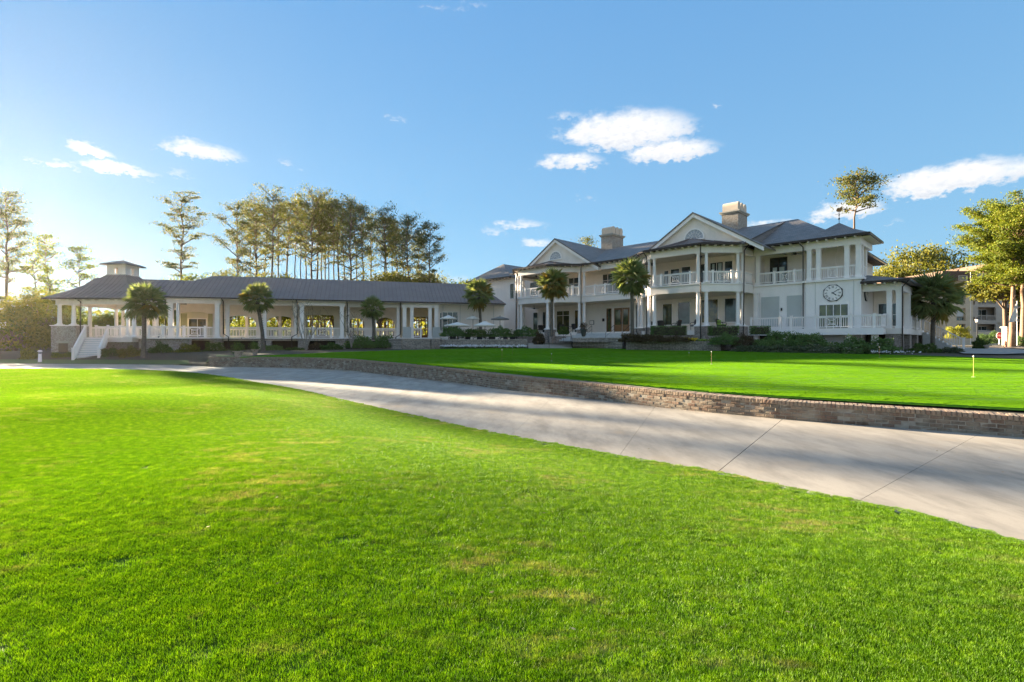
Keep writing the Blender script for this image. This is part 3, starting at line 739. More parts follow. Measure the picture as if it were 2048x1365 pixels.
# ---- things shared by both buildings
def column_mesh(kind, r, h):
    m = MB()
    if kind == 'round':
        m.box(-r*1.45, r*1.45, -r*1.45, r*1.45, 0, .07)
        m.lathe([(r*1.35, .07), (r*1.35, .13), (r*1.05, .17), (r, .22), (r*.98, h*.4), (r*.84, h-.2), (r*.95, h-.17), (r*.86, h-.14), (r*.88, h-.1), (r*1.12, h-.06)], n=14)
        m.box(-r*1.25, r*1.25, -r*1.25, r*1.25, h-.06, h)
    else:
        m.box(-r*1.22, r*1.22, -r*1.22, r*1.22, 0, .2); m.box(-r, r, -r, r, .2, h-.2); m.box(-r*1.1, r*1.1, -r*1.1, r*1.1, h-.2, h-.15); m.box(-r*1.0, r*1.0, -r*1.0, r*1.0, h-.15, h-.08); m.box(-r*1.25, r*1.25, -r*1.25, r*1.25, h-.08, h)
    return m.mesh('column', M_trim, smooth=False)
_cm = {}
def column(par, x, y, z0, z1, r=.16, kind='round', rz=0):
    k = (kind, round(r, 3), round(z1-z0, 3))
    if k not in _cm:
        _cm[k] = column_mesh(kind, r, z1-z0)
    return place(_cm[k], 'column', par, (x, y, z0), rz)
BAL = MB().box(-.021, .021, -.021, .021, 0, .80).mesh('baluster', M_trim)
def railing(par, a, b, z, posts=(0, 1), panel=None, single=True, h=1.05, z2=None, spacing=.145, bal=None):
    """rail from a to b (frame coordinates); z2 gives a raking rail; panel = (t0,t1) of the fretwork panel"""
    L = math.hypot(b[0]-a[0], b[1]-a[1]); z2 = z if z2 is None else z2; rz = math.atan2(b[1]-a[1], b[0]-a[0])
    P = lambda t: (a[0]+(b[0]-a[0])*t, a[1]+(b[1]-a[1])*t); Z = lambda t: z+(z2-z)*t
    m = MB(); m.beam(a, b, .11, (z+h-.07, z2+h-.07), (z+h, z2+h)); m.beam(a, b, .065, (z+.10, z2+.10), (z+.17, z2+.17)); m.beam(a, b, .065, (z+h-.13, z2+h-.13), (z+h-.07, z2+h-.07))
    r = m.build('railing', M_trim, par)
    for t in posts:
        p = P(t); q = MB(); q.obox(p, rz, (.17, .17), Z(t), Z(t)+h+.06); q.obox(p, rz, (.23, .23), Z(t)+h+.06, Z(t)+h+.10); q.build('newel_post', M_trim, r)
    n = max(1, int(L/spacing)); acc = MB()
    for i in range(n):
        t = (i+.5)/n
        if any(abs(t-q)*L < .12 for q in posts): continue
        if panel and panel[0] < t < panel[1]: continue
        p = P(t)
        if single: place(BAL, 'baluster', r, (p[0], p[1], Z(t)+.15), rz, (1, 1, (h-.25)/.8))
        else: acc.obox(p, rz, (.042, .042), Z(t)+.14, Z(t)+h-.12)
    if acc.v: acc.build('balusters', M_trim, r, kind='stuff')
    if panel:
        f = MB(); t0, t1 = panel; p0, p1 = P(t0), P(t1); c = P((t0+t1)/2); w = (t1-t0)*L; hh = h-.30; zc = z+.17+hh/2; u = (math.cos(rz), math.sin(rz))
        def pt(s, q): return (c[0]+u[0]*s, c[1]+u[1]*s, zc+q)
        W, H = w/2, hh/2; k = .30
        def bar(s0, q0, s1, q1): f.tube([pt(s0, q0), pt(s1, q1)], .026, 4)
        for sx, sy in ((W, H), (W*.62, H*.62), (W*k, H*k)):
            bar(-sx, -sy, sx, -sy); bar(sx, -sy, sx, sy); bar(sx, sy, -sx, sy); bar(-sx, sy, -sx, -sy)
        for sx in (-1, 1):
            for sy in (-1, 1): bar(sx*W, sy*H, sx*W*k, sy*H*k)
        f.build('fretwork_panel', M_trim, r)
    return r
def window(par, a, b, z0, z1, cols=1, rows=1, out=(0, -1), mat=None, name='window', frame=.07, trim=None, arch=False, transom=None, proud=.05, fm=None, sill=True):
    """window or glazed door lying between plan points a and b on a wall whose outside is towards out"""
    mat = mat or M_glass; fm = fm or M_trim
    L = math.hypot(b[0]-a[0], b[1]-a[1]); u = ((b[0]-a[0])/L, (b[1]-a[1])/L); o = out
    def pt(s, z, d): return (a[0]+u[0]*s+o[0]*d, a[1]+u[1]*s+o[1]*d, z)
    def bar(m, s0, s1, q0, q1, d0, d1):
        m.add([pt(s0,q0,d0),pt(s1,q0,d0),pt(s1,q0,d1),pt(s0,q0,d1),pt(s0,q1,d0),pt(s1,q1,d0),pt(s1,q1,d1),pt(s0,q1,d1)],[(0,3,2,1),(4,5,6,7),(0,1,5,4),(1,2,6,5),(2,3,7,6),(3,0,4,7)])
    m = MB(); f = frame
    bar(m, -f, 0, z0-f, z1+f, -.02, proud+.03); bar(m, L, L+f, z0-f, z1+f, -.02, proud+.03); bar(m, 0, L, z1, z1+f, -.02, proud+.03); bar(m, 0, L, z0-f, z0, -.02, proud+.03)
    if sill: bar(m, -f*1.6, L+f*1.6, z0-f-.05, z0-f, -.02, proud+.09)
    zt = [z0, z1] if transom is None else [z0, transom, z1]
    ps = []
    mb = .05
    if transom is not None: bar(m, 0, L, transom-mb/2, transom+mb/2, 0, proud)
    for i in range(1, cols): bar(m, L*i/cols-mb/2, L*i/cols+mb/2, z0, z1, 0, proud)
    if transom is None:
        for j in range(1, rows): bar(m, 0, L, z0+(z1-z0)*j/rows-.018, z0+(z1-z0)*j/rows+.018, 0, proud-.005)
        rowsz = [(z0+(z1-z0)*j/rows, z0+(z1-z0)*(j+1)/rows) for j in range(rows)]
    else: rowsz = [(z0, transom), (transom, z1)]
    w = m.build(name, fm, par)
    for i in range(cols):
        for q0, q1 in rowsz:
            g2 = MB(); bar(g2, L*i/cols, L*(i+1)/cols, q0, q1, .004, .016); g2.build('pane', mat, w)
    return w
def downspout(par, pts, r=.05): return MB().tube(pts, r, 6).build('downspout', M_bronze, par)
def fan(label, loc, rz):
    t = thing('ceiling_fan', label, 'ceiling fan', loc, rz, 'dark ceiling fans of the porches')
    MB().tube([(0,0,0), (0,0,-.35)], .02, 6).build('rod', M_iron, t); MB().lathe([(.03,-.35),(.13,-.38),(.15,-.46),(.06,-.52)], n=12).build('motor', M_iron, t)
    for k in range(5):
        q = 2*math.pi*k/5; c, s = math.cos(q), math.sin(q); b_ = MB()
        P = [(.15, -.04), (.35, -.07), (.75, -.07), (.78, 0), (.75, .07), (.35, .07), (.15, .04)]
        b_.prism([(c*x-s*y, s*x+c*y) for x, y in P], -.43, -.42); b_.build('blade', M_bronze, t)
    return t

# ================================================================== clubhouse: frame u (along the front), v (back)
S2 = math.sqrt(.5)
def W(u, v): return ((u+v)*S2, (v-u)*S2)
def UV(px, v):
    r = (px-1024)/1000; return v*(r-1)/(1+r)
def ZH(px, v, y):
    u = UV(px, v); return (682-y)/1000*W(u, v)[1]
org = (-25, 52, -.7)
x0, y0 = W(org[0], org[1])
club = thing('clubhouse', 'large two-storey white clubhouse with double porches, grey slate roof, two gables and corner clock tower', 'clubhouse', (x0, y0, org[2]), -R(45), org=org)
Z1, Z2, ZE = 1.0, 5.18, 8.5
# ---- walls
w_ = MB(); w_.box(-46.8, -16.95, 49, 66, -1.1, 8.45); w_.build('wall', M_siding, club)
MB().box(-16.94, -12.62, 48.62, 66, -1.1, 5.0).build('wall', M_clockwall, club)
MB().box(-16.94, -11, 51.5, 68, 5.0, 8.45).build('wall', M_siding, club)
MB().box(-12.6, -8.6, 48.4, 66, -1.1, 5.0).build('tower_wall', M_clockwall, club)
MB().box(-55.3, -46.82, 47.6, 60, -1.1, 8.45).build('wall', M_siding, club)
# ---- porch outline: two angled bays joined by a straight gallery
out = [(-44.65, 48.9), (-44.65, 45.75), (-42.1, 43.2), (-37.25, 43.2), (-34.7, 45.75), (-27.05, 45.75), (-24.5, 43.25), (-19.5, 43.25), (-16.95, 45.85), (-16.95, 48.9)]
MB().prism(out, .55, Z1).build('porch_floor', M_stucco, club)
MB().prism([(u+ (.06 if u > -30 else -.06), v+.1) for u, v in out], -1.1, .55).build('porch_foundation', M_brickpier, club)
MB().prism(out, 4.42, Z2-.13).build('balcony_floor', M_siding, club)
MB().prism([(u, v-.10) if v < 48 else (u, v) for u, v in out], Z2-.125, Z2).build('balcony_edge', M_trim, club)
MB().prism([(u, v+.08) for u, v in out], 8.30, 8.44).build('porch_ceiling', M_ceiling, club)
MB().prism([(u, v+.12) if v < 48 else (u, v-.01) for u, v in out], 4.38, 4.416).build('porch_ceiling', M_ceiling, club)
bm_ = MB()
for a, b in zip(out, out[1:]): bm_.beam(a, b, .32, 7.86, 8.46, 1)
bm_.build('porch_beam', M_trim, club)
# ---- roofs
sl = .16
rf = MB()
rf.slab([(-45.6,45.05,8.62), (-16.4,45.05,8.62), (-16.4,56.5,12.4), (-39.5,56.5,12.4)], sl)
rf.slab([(-45.6,45.05,8.62), (-39.5,56.5,12.4), (-45.6,68,8.62)], sl)
rf.slab([(-39.5,56.5,12.4), (-15.4,56.5,12.4), (-10.05,69,8.62), (-45.6,68,8.62)], sl)
rf.slab([(-16.4,47.75,8.62), (-9.9,47.75,8.62), (-15.4,56.5,12.41), (-16.4,56.5,12.41)], sl)
rf.slab([(-9.9,47.75,8.62), (-9.9,69,8.62), (-15.4,56.5,12.41)], sl)
rf.add([(-16.4,45.05,8.62), (-16.4,56.5,12.4), (-16.4,56.5,8.3), (-16.4,45.05,8.5)], [(0,1,2,3)])
roof = rf.build('roof', M_slate, club)
def gable(uc, half, vf, zb, za, vback):
    s = (za-zb)/half; ov = .55; r = MB()
    for sg in (-1, 1):
        e = uc+sg*(half+ov); ze = zb-s*ov+.12
        P = [(e, vf-.45, ze), (uc, vf-.45, za+.12), (uc, vback, za+.12), (e, vback, ze)]
        r.slab(P, .14)
    r.build('gable_roof', M_slate, club)
    w = MB(); t = .35; n = 2
    vs = [(uc-half, vf, zb), (uc+half, vf, zb), (uc, vf, za), (uc-half, vf+t, zb), (uc+half, vf+t, zb), (uc, vf+t, za)]
    w.add(vs, [(0,1,2), (4,3,5), (1,4,5,2), (3,0,2,5), (0,3,4,1)]); g = w.build('gable_wall', M_stucco, club)
    for sg in (-1, 1):       # rake boards
        b_ = MB(); e = uc+sg*(half+ov); ze = zb-s*ov
        b_.add([(e, vf-.38, ze-.36), (uc, vf-.38, za-.36), (uc, vf-.38, za-.02), (e, vf-.38, ze-.02), (e, vf+.0, ze-.36), (uc, vf+.0, za-.36), (uc, vf+.0, za-.02), (e, vf+.0, ze-.02)],
               [(0,1,2,3), (4,7,6,5), (0,4,5,1), (2,6,7,3), (0,3,7,4), (1,5,6,2)]); b_.build('rake_board', M_trim, g)
    return g
g1 = gable(-38.1, 5.6, 45.62, 8.45, 12.0, 57); g2 = gable(-21.2, 5.6, 45.62, 8.45, 12.0, 57)
def fanwin(g, uc, zc, rad, v):
    m = MB(); n = 20
    for i in range(n):
        a0, a1 = math.pi*i/n, math.pi*(i+1)/n
        P = [(uc+rr_*math.cos(a), zc+rr_*math.sin(a)) for rr_, a in ((rad, a0), (rad+.12, a0), (rad+.12, a1), (rad, a1))]
        m.add([(x, v-.09, z) for x, z in P]+[(x, v+.01, z) for x, z in P], [(0,1,2,3), (4,7,6,5), (0,4,5,1), (1,5,6,2), (2,6,7,3), (3,7,4,0)])
    m.box(uc-rad-.15, uc+rad+.15, v-.11, v+.01, zc-.1, zc)
    for i in range(1, 8):
        a = math.pi*i/8; m.tube([(uc+.3*rad*math.cos(a), v-.05, zc+.3*rad*math.sin(a)), (uc+rad*math.cos(a), v-.05, zc+rad*math.sin(a))], .017, 4)
    for i in range(8):
        a0, a1 = math.pi*i/8, math.pi*(i+1)/8
        for q in (.32, .66): m.tube([(uc+q*rad*math.cos(a0), v-.05, zc+q*rad*math.sin(a0)), (uc+q*rad*math.cos(a1), v-.05, zc+q*rad*math.sin(a1))], .015, 4)
    f = m.build('fan_window', M_trim, g); p = MB()
    p.add([(uc, v-.02, zc)]+[(uc+rad*math.cos(math.pi*i/n), v-.02, zc+rad*math.sin(math.pi*i/n)) for i in range(n+1)], [(0, i+1, i+2) for i in range(n)]); p.build('pane', M_glassg if False else plain('fan_glass', (.46, .47, .50), .25, .1, 3), f)
fanwin(g1, -38.3, 9.72, .85, 45.62); fanwin(g2, -21.25, 9.62, .9, 45.62)
def bayroof(P, apex, nm='bay_roof'):
    m = MB()
    for a, b in zip(P, P[1:]):
        m.slab([(a[0], a[1], 8.56), (b[0], b[1], 8.56), apex], .10)
    r = m.build(nm, M_metalroof, club); s = MB()
    for a, b in zip(P, P[1:]):
        L = math.hypot(b[0]-a[0], b[1]-a[1]); n = max(2, int(L/.5))
        for i in range(n+1):
            t = i/n; e = (a[0]+(b[0]-a[0])*t, a[1]+(b[1]-a[1])*t, 8.60); q = .0 if i in (0, n) else .0
            # seams run straight back up the slope until they meet the hip
            k = 1-abs(2*t-1) if L > 2.5 else t
            end = (e[0]+(apex[0]-e[0])*k*.98, e[1]+(apex[1]-e[1])*k*.98, e[2]+(apex[2]-8.56)*k*.98)
            if k > .05: s.tube([e, end], .022, 4)
    s.build('roof_seams', M_seam, r, kind='stuff'); return r
bayroof([(-45.3,45.7), (-42.4,42.55), (-37.0,42.55), (-33.9,45.65)], (-39.2, 45.62, 9.55))
bayroof([(-27.9,45.65), (-24.8,42.6), (-19.2,42.6), (-16.2,45.7)], (-21.6, 45.62, 9.72))
# tower
tr = MB(); A = (-10.6, 50.7, 10.25); E = [(-13.2,47.8), (-8.0,47.8), (-8.0,53.6), (-13.2,53.6)]
mid = [((a+A[0])/2, (b+A[1])/2, 9.32) for a, b in E]
for i in range(4):
    j = (i+1)%4; tr.slab([(E[i][0], E[i][1], 8.62), (E[j][0], E[j][1], 8.62), mid[j], mid[i]], .12); tr.slab([mid[i], mid[j], A], .12)
tr.build('tower_roof', M_slate, club)
vane = MB(); vane.tube([(A[0], A[1], 10.2), (A[0], A[1], 11.3)], .025, 6); vane.lathe([(.02,10.5),(.09,10.58),(.02,10.68)], (A[0], A[1], 0), 8); vane.lathe([(.02,10.85),(.06,10.9),(.02,10.96)], (A[0], A[1], 0), 8)
vane.tube([(A[0]-.3, A[1], 11.0), (A[0]+.3, A[1], 11.0)], .012, 4); vane.tube([(A[0], A[1]-.3, 11.0), (A[0], A[1]+.3, 11.0)], .012, 4)
vn = vane.build('weather_vane', M_bronze, club)
fig = MB(); fig.prism([(-.36,-.05),(-.2,-.16),(.1,-.18),(.3,-.1),(.38,.16),(.2,.26),(.05,.2),(-.1,.24),(-.3,.12)], -.02, .02)
fig.v = [(A[0]+x*.62, A[1]+z, 11.35+y*.85) for x, y, z in fig.v]; fig.build('vane_figure', M_copper, vn)
MB().box(-12.8, -8.4, 48.2, 53.7, 5.0, Z2).build('balcony_edge', M_trim, club)
tb = MB(); tb.box(-12.6, -8.6, 48.4, 48.75, 7.86, 8.5); tb.box(-12.6, -12.25, 48.75, 53, 7.86, 8.5); tb.box(-8.95, -8.6, 48.75, 53, 7.86, 8.5); tb.build('porch_beam', M_trim, club)
MB().box(-12.25, -8.95, 48.76, 53, 8.36, 8.46).build('porch_ceiling', M_ceiling, club)
MB().box(-12.2, -8.8, 51.6, 52, Z2, 8.35).build('wall', M_siding, club)
for u in (-12.35, -11.65, -9.6, -8.82): column(club, u, 48.65, Z2, 7.86, .17, 'square')
for v in (49.5,): column(club, -8.82, v, Z2, 7.86, .17, 'square')
rb = MB(); rb.box(-16.9, -12.6, 48.62, 48.95, 7.86, 8.5); rb.build('porch_beam', M_trim, club)
MB().box(-16.9, -12.6, 48.95, 51.5, 8.33, 8.46).build('porch_ceiling', M_ceiling, club)
MB().box(-16.9, -12.62, 48.45, 51.5, 5.0, Z2).build('balcony_edge', M_trim, club)
column(club, -16.6, 48.8, Z2, 7.86, .17, 'square'); column(club, -16.6, 48.3, Z1, 4.4, .17, 'square')
# right hand lower porch
lp = MB()
lp.slab([(-8.58,48.0,4.72), (-5.55,48.0,4.72), (-5.55,48.01,4.72), (-8.58,50.5,5.5)], .12)
lp.slab([(-5.55,48.0,4.72), (-5.55,61,4.72), (-8.58,61,5.5), (-8.58,50.5,5.5)], .12)
lp.build('side_porch_roof', M_slate, club)
lb = MB(); lb.box(-8.58, -6.1, 48.9, 49.2, 4.0, 4.6); lb.box(-6.4, -6.1, 49.2, 60.5, 4.0, 4.6); lb.build('porch_beam', M_trim, club)
MB().box(-8.58, -6.4, 49.2, 60.5, 4.45, 4.58).build('porch_ceiling', M_ceiling, club)
for v in (49.1, 49.62, 53.4, 53.9, 57.6, 58.1, 60.3): column(club, -6.26, v, Z1, 4.0, .17, 'square')
for u in (-6.85,): column(club, u, 49.08, Z1, 4.0, .17, 'square')
MB().box(-8.58, -5.95, 48.8, 61.7, .55, Z1).build('porch_floor', M_stucco, club)
for v in (48.9, 53.2, 57.5, 60.6): MB().box(-7.1, -6.05, v, v+1.0, -1.1, .55).build('brick_pier', M_brickpier, club)
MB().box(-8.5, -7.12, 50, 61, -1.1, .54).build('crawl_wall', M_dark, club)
# front deck under the clock
MB().box(-16.7, -7.0, 46.8, 48.39, .55, Z1).build('deck', M_trim, club)
MB().box(-16.75, -6.9, 46.72, 46.8, .50, 1.03).build('deck_fascia', M_trim, club)
for u in (-16.2, -13.8, -11.4, -9.2, -7.5): MB().box(u-.2, u+.2, 47.0, 47.4, -1.1, .55).build('deck_pier', M_stucco, club)
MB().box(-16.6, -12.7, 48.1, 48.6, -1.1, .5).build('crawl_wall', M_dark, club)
railing(club, (-16.55, 46.92), (-7.1, 46.92), Z1, posts=(0, .255, .345, .535, .80, .96), panel=(.615, .70))
railing(club, (-7.1, 46.92), (-7.1, 48.7), Z1, posts=(1,))
# tower base openings, blank shutters
for a, b in ((-16.25, -14.75), (-14.1, -12.95)):
    q = MB(); q.box(a, b, 48.56, 48.62, 1.3, 4.0); q.build('shutter_panel', M_blank, club)
MB().box(-14.6, -14.5, 48.5, 48.62, 2.7, 2.95).build('wall_sconce', M_iron, club)
wd = window(club, (-11.54, 48.4), (-9.5, 48.4), 1.02, 3.02, 4, 2, transom=1.95, frame=.10, mat=M_glassg)
for u in (-11.85, -9.1): MB().box(u-.012, u+.012, 48.37, 48.4, 1.0, 4.95).build('panel_joint', M_blank, club)
window(club, (-8.2, 53.3), (-6.8, 53.3), 1.3, 3.2, 2, 2)
MB().box(-8.58, -6.4, 53.32, 53.6, 1.0, 4.4).build('wall', M_siding, club)
# ---- columns of the bays, twinned at every angle
def bay_cols(cs, lower=True):
    for (u, v), pier in cs:
        column(club, u, v, Z2, 7.86, .15)
        column(club, u, v, 1.38 if pier else Z1, 4.40, .175 if pier else .16)
prs = []
for c, dirs in (((-42.1, 43.2), ((-.3, .32), (.35, .12))), ((-37.25, 43.2), ((-.32, .12), (.3, .32))), ((-34.7, 45.75), ((-.2, .02), (.35, .2))), ((-44.5, 45.9), ((.1, .1), (.1, .6))),
                ((-24.5, 43.25), ((-.3, .32), (.35, .14))), ((-19.5, 43.25), ((-.35, .14), (.3, .34))), ((-16.95, 45.85), ((-.33, -.1), (-.18, .5))), ((-27.05, 45.75), ((-.3, .2), (.15, .02)))):
    ps = [(c[0]+d[0], c[1]+d[1]) for d in dirs]; prs += [(p, True) for p in ps]
    m = MB(); cu = sum(p[0] for p in ps)/2; cv = sum(p[1] for p in ps)/2
    m.box(cu-.52, cu+.52, cv-.42, cv+.42, -1.1, 1.30); m.build('brick_pier', M_brickpier, club)
    MB().box(cu-.58, cu+.58, cv-.48, cv+.48, 1.30, 1.38).build('pier_cap', M_trim, club)
bay_cols(prs)
# ---- railings upstairs
def seg(i): return out[i], out[i+1]
def cut(a, b, t0, t1): return (a[0]+(b[0]-a[0])*t0, a[1]+(b[1]-a[1])*t0+.12), (a[0]+(b[0]-a[0])*t1, a[1]+(b[1]-a[1])*t1+.12)
railing(club, *cut(*seg(2), .02, .98), Z2, posts=(.2, .8), panel=(.40, .60), single=False)
railing(club, *cut(*seg(3), .05, .95), Z2, posts=(.25, .75), panel=(.38, .62), single=False)
railing(club, *cut(*seg(1), .05, .95), Z2, posts=(), panel=None, single=False)
railing(club, *cut(*seg(4), .05, .95), Z2, posts=(.22, .42, .72, .9), panel=(.27, .37), single=False)
railing(club, *cut(*seg(5), .05, .95), Z2, posts=(), single=False)
railing(club, *cut(*seg(6), .02, .98), Z2, posts=(.2, .8), panel=(.40, .60))
railing(club, *cut(*seg(7), .03, .97), Z2, posts=(.25, .75), panel=(.38, .62))
railing(club, (-17.05, 46.2), (-17.05, 48.5), Z2, posts=())
railing(club, (-16.6, 48.65), (-12.7, 48.65), Z2, posts=(.37, .79), panel=(.50, .66))
railing(club, (-11.5, 48.6), (-9.75, 48.6), Z2, posts=(), panel=(.33, .67)); railing(club, (-12.2, 48.6), (-11.7, 48.6), Z2, posts=()); railing(club, (-9.45, 48.6), (-8.95, 48.6), Z2, posts=())
railing(club, (-8.8, 48.9), (-8.8, 51.5), Z2, posts=(), single=False)
# ---- windows and doors, main walls
VW = 49.0
def mw(px0, px1, y0, y1, cols=1, rows=1, v=VW, **k):
    a, b = UV(px0, v), UV(px1, v); zm = (ZH(px0, v, y0)+ZH(px1, v, y0))/2; zb = (ZH(px0, v, y1)+ZH(px1, v, y1))/2
    return window(club, (a, v), (b, v), zb, zm, cols, rows, **k)
# upper floor
def up(px0, px1, cols=1, transom=True, z0=5.3, z1=7.75, v=VW, **k):
    a, b = UV(px0, v), UV(px1, v); return window(club, (a, v), (b, v), z0, z1, cols, 1, transom=(7.05 if transom else None), v=None, **k) if False else window(club, (a, v), (b, v), z0, z1, cols, 1, transom=(7.05 if transom else None), **k)
up(1061, 1077, 1); up(1122, 1134); up(1138, 1158, 2); up(1206, 1236, 3)
up(1329, 1337, 1, False, 5.9, 7.4); up(1342, 1359, 1, False, 5.7, 7.5); up(1364, 1381, 1, False, 5.5, 7.6); up(1398, 1413, 1, False, 5.5, 7.7)
up(1421, 1446, 2, False, 5.25, 7.7); up(1450, 1465, 1, False, 5.6, 7.7)
MB().box(UV(1425,48.95), UV(1429,48.95), 48.88, 48.97, 5.3, 7.6).build('curtain', M_curtain, club); MB().box(UV(1437,48.95), UV(1443,48.95), 48.88, 48.97, 5.3, 7.6).build('curtain', M_curtain, club)
rw = window(club, (UV(1542,51.5), 51.5), (UV(1573,51.5), 51.5), 5.3, 7.85, 2, 1, transom=7.1, fm=M_bronze)
for p0, p1 in ((1546, 1554), (1559, 1569)): MB().box(UV(p0,51.46), UV(p1,51.46), 51.40, 51.46, 5.4, 7.0).build('curtain', M_curtain, club)
# ground floor
def lo(px0, px1, cols=1, z0=1.05, z1=3.75, v=VW, **k): return window(club, (UV(px0, v), v), (UV(px1, v), v), z0, z1, cols, 1, **k)
lo(1039, 1050, 2, transom=3.0, mat=M_glass); lo(1067, 1076); lo(1086, 1092); lo(1114, 1139, 2, mat=M_glassg, transom=3.2); lo(1150, 1159, mat=M_glassw)
lo(1326, 1344, z0=1.7, z1=3.9, mat=M_glassg); lo(1357, 1380, z0=1.75, z1=4.0); lo(1404, 1436, z0=1.85, z1=4.1, mat=M_glassw); lo(1450, 1473, z0=1.85, z1=4.1)
db = MB(); ua, ub = UV(1213, VW), UV(1262, VW)
lo(1215, 1222, z0=1.05, z1=3.7, mat=M_glassg, fm=M_wood, sill=False)
for i, (p0, p1) in enumerate(((1229, 1244), (1245.5, 1259))):
    a, b = UV(p0, VW), UV(p1, VW); d = MB(); d.box(a, b, VW-.08, VW-.01, 1.02, 3.75)
    dd = d.build('entrance_door', M_wood, club); g_ = MB(); g_.box(a+.14, b-.14, VW-.10, VW-.085, 1.85, 3.55); g_.build('pane', M_glassg, dd)
    h_ = MB(); h_.box(b-.09 if i == 0 else a+.05, b-.05 if i == 0 else a+.09, VW-.16, VW-.08, 1.95, 2.2); h_.build('handle', M_iron, dd)
    p_ = MB(); p_.box(a+.16, b-.16, VW-.095, VW-.08, 1.15, 1.65); p_.build('door_panel', M_wood, dd)
fr = MB(); a, b = UV(1213, VW), UV(1262, VW); fr.box(a-.12, a, VW-.12, VW-.005, 1.0, 3.95); fr.box(b, b+.12, VW-.12, VW-.005, 1.0, 3.95); fr.box(a-.12, b+.12, VW-.12, VW-.005, 3.8, 3.99); fr.box(UV(1225.5,VW)-.06, UV(1225.5,VW)+.06, VW-.11, VW-.005, 1.0, 3.8); fr.build('door_frame', M_trim, club)
# left wing windows
window(club, (-47.9, 47.6), (-47.2, 47.6), 5.7, 7.7); window(club, (-50.5, 47.6), (-49.5, 47.6), 1.4, 3.4, 1, 2)
# notice and sconce by the entrance
def wallthing(name, label, cat, u, v, z, w, h, d, mat, face=None):
    x, y = W(u, v); t = thing(name, label, cat, (x, y, z), -R(45)); MB().box(-w/2, w/2, -d, 0, 0, h).build('case', mat, t)
    if face: MB().box(-w/2+.05, w/2-.05, -d-.01, -d-.002, .05, h-.05).build('sheet', face, t)
    return t
wallthing('notice_board', 'small black framed white notice on the porch wall left of the wooden entrance doors', 'notice', UV(1184, VW), VW-.002, 1.95, .62, .5, .06, M_iron, M_trim)
wallthing('mailbox', 'small dark box on the porch wall beside the wooden entrance doors', 'wall box', UV(1207, VW), VW-.002, 2.3, .26, .34, .1, M_iron)
# ---- gutters, rafter tails, downspouts
def gutter(P, z=8.50):
    m = MB()
    for a, b in zip(P, P[1:]): m.beam(a, b, .13, z-.04, z+.13)
    m.build('gutter', M_bronze, club)
gutter([(-56.2,61), (-56.2,46.8), (-46.9,46.8)]); gutter([(-45.3,45.6), (-42.35,42.5), (-37.0,42.5), (-33.8,45.02), (-28.0,45.02), (-24.75,42.55), (-19.25,42.55), (-16.25,45.6), (-16.25,47.7), (-13.3,47.72)])
gutter([(-13.3,47.75), (-7.95,47.75), (-7.95,53.6)]); gutter([(-9.85,53.6), (-9.85,69)]); gutter([(-8.58,47.95), (-5.5,47.95), (-5.5,61)], 4.62)
tails = MB()
def tail_row(a, b, n_, z=8.37, d=.55, nx=0, ny=-1):
    L = math.hypot(b[0]-a[0], b[1]-a[1]); rz = math.atan2(b[1]-a[1], b[0]-a[0]); n_ = max(2, int(L/.62))
    for i in range(n_):
        t = (i+.5)/n_; p = (a[0]+(b[0]-a[0])*t, a[1]+(b[1]-a[1])*t); s, c = math.sin(rz), math.cos(rz)
        tails.obox((p[0]+s*d*.5, p[1]-c*d*.5), rz, (.11, d), z, z+.12)
for i in range(1, 8): tail_row(out[i], out[i+1], 0)
tail_row((-16.9, 48.62), (-12.6, 48.62), 0, d=.8); tail_row((-12.6, 48.4), (-8.6, 48.4), 0, d=.6); tail_row((-8.6, 48.4), (-8.6, 53.4), 0, d=.6); tail_row((-8.58, 48.9), (-6.1, 48.9), 0, z=4.48, d=.85); tail_row((-55.3, 47.6), (-46.9, 47.6), 0)
tails.build('rafter_tails', M_trim, club, kind='stuff')
for pts in ([(-44.8,45.5,8.5),(-44.85,45.6,8.2),(-44.85,45.55,-.9)], [(-42.35,42.5,8.45),(-42.2,42.9,8.1),(-42.2,42.95,-.9)], [(-34.1,45.05,8.45),(-34.4,45.4,8.1),(-34.4,45.45,-.9)],
            [(-27.5,45.05,8.45),(-27.3,45.4,8.0),(-27.3,45.45,-.9)], [(-19.25,42.55,8.45),(-19.45,42.98,8.0),(-19.45,43.0,-.9)], [(-16.3,45.6,8.45),(-16.75,45.8,8.0),(-16.75,45.55,-.9)],
            [(-13.0,47.75,8.45),(-12.75,48.28,8.1),(-12.75,48.28,5.3),(-12.75,48.28,1.0)], [(-5.55,48.0,4.6),(-6.0,48.75,4.2),(-6.0,48.75,-.9)], [(-24.85,42.55,8.45),(-24.75,43.0,8.0),(-24.75,43.0,-.9)]):
    downspout(club, pts)
# ---- left block roof
lr = MB(); a = (-52.6, 50.8, 11.25); a2 = (-52.6, 57, 11.25)
for P in ([(-56.2,46.8,8.6), (-46.9,46.8,8.6), a], [(-56.2,46.8,8.6), a, a2, (-56.2,61,8.6)], [(-46.9,46.8,8.6), (-46.9,61,8.6), a2, a]): lr.slab(P, .14)
lr.build('roof', M_slate, club)
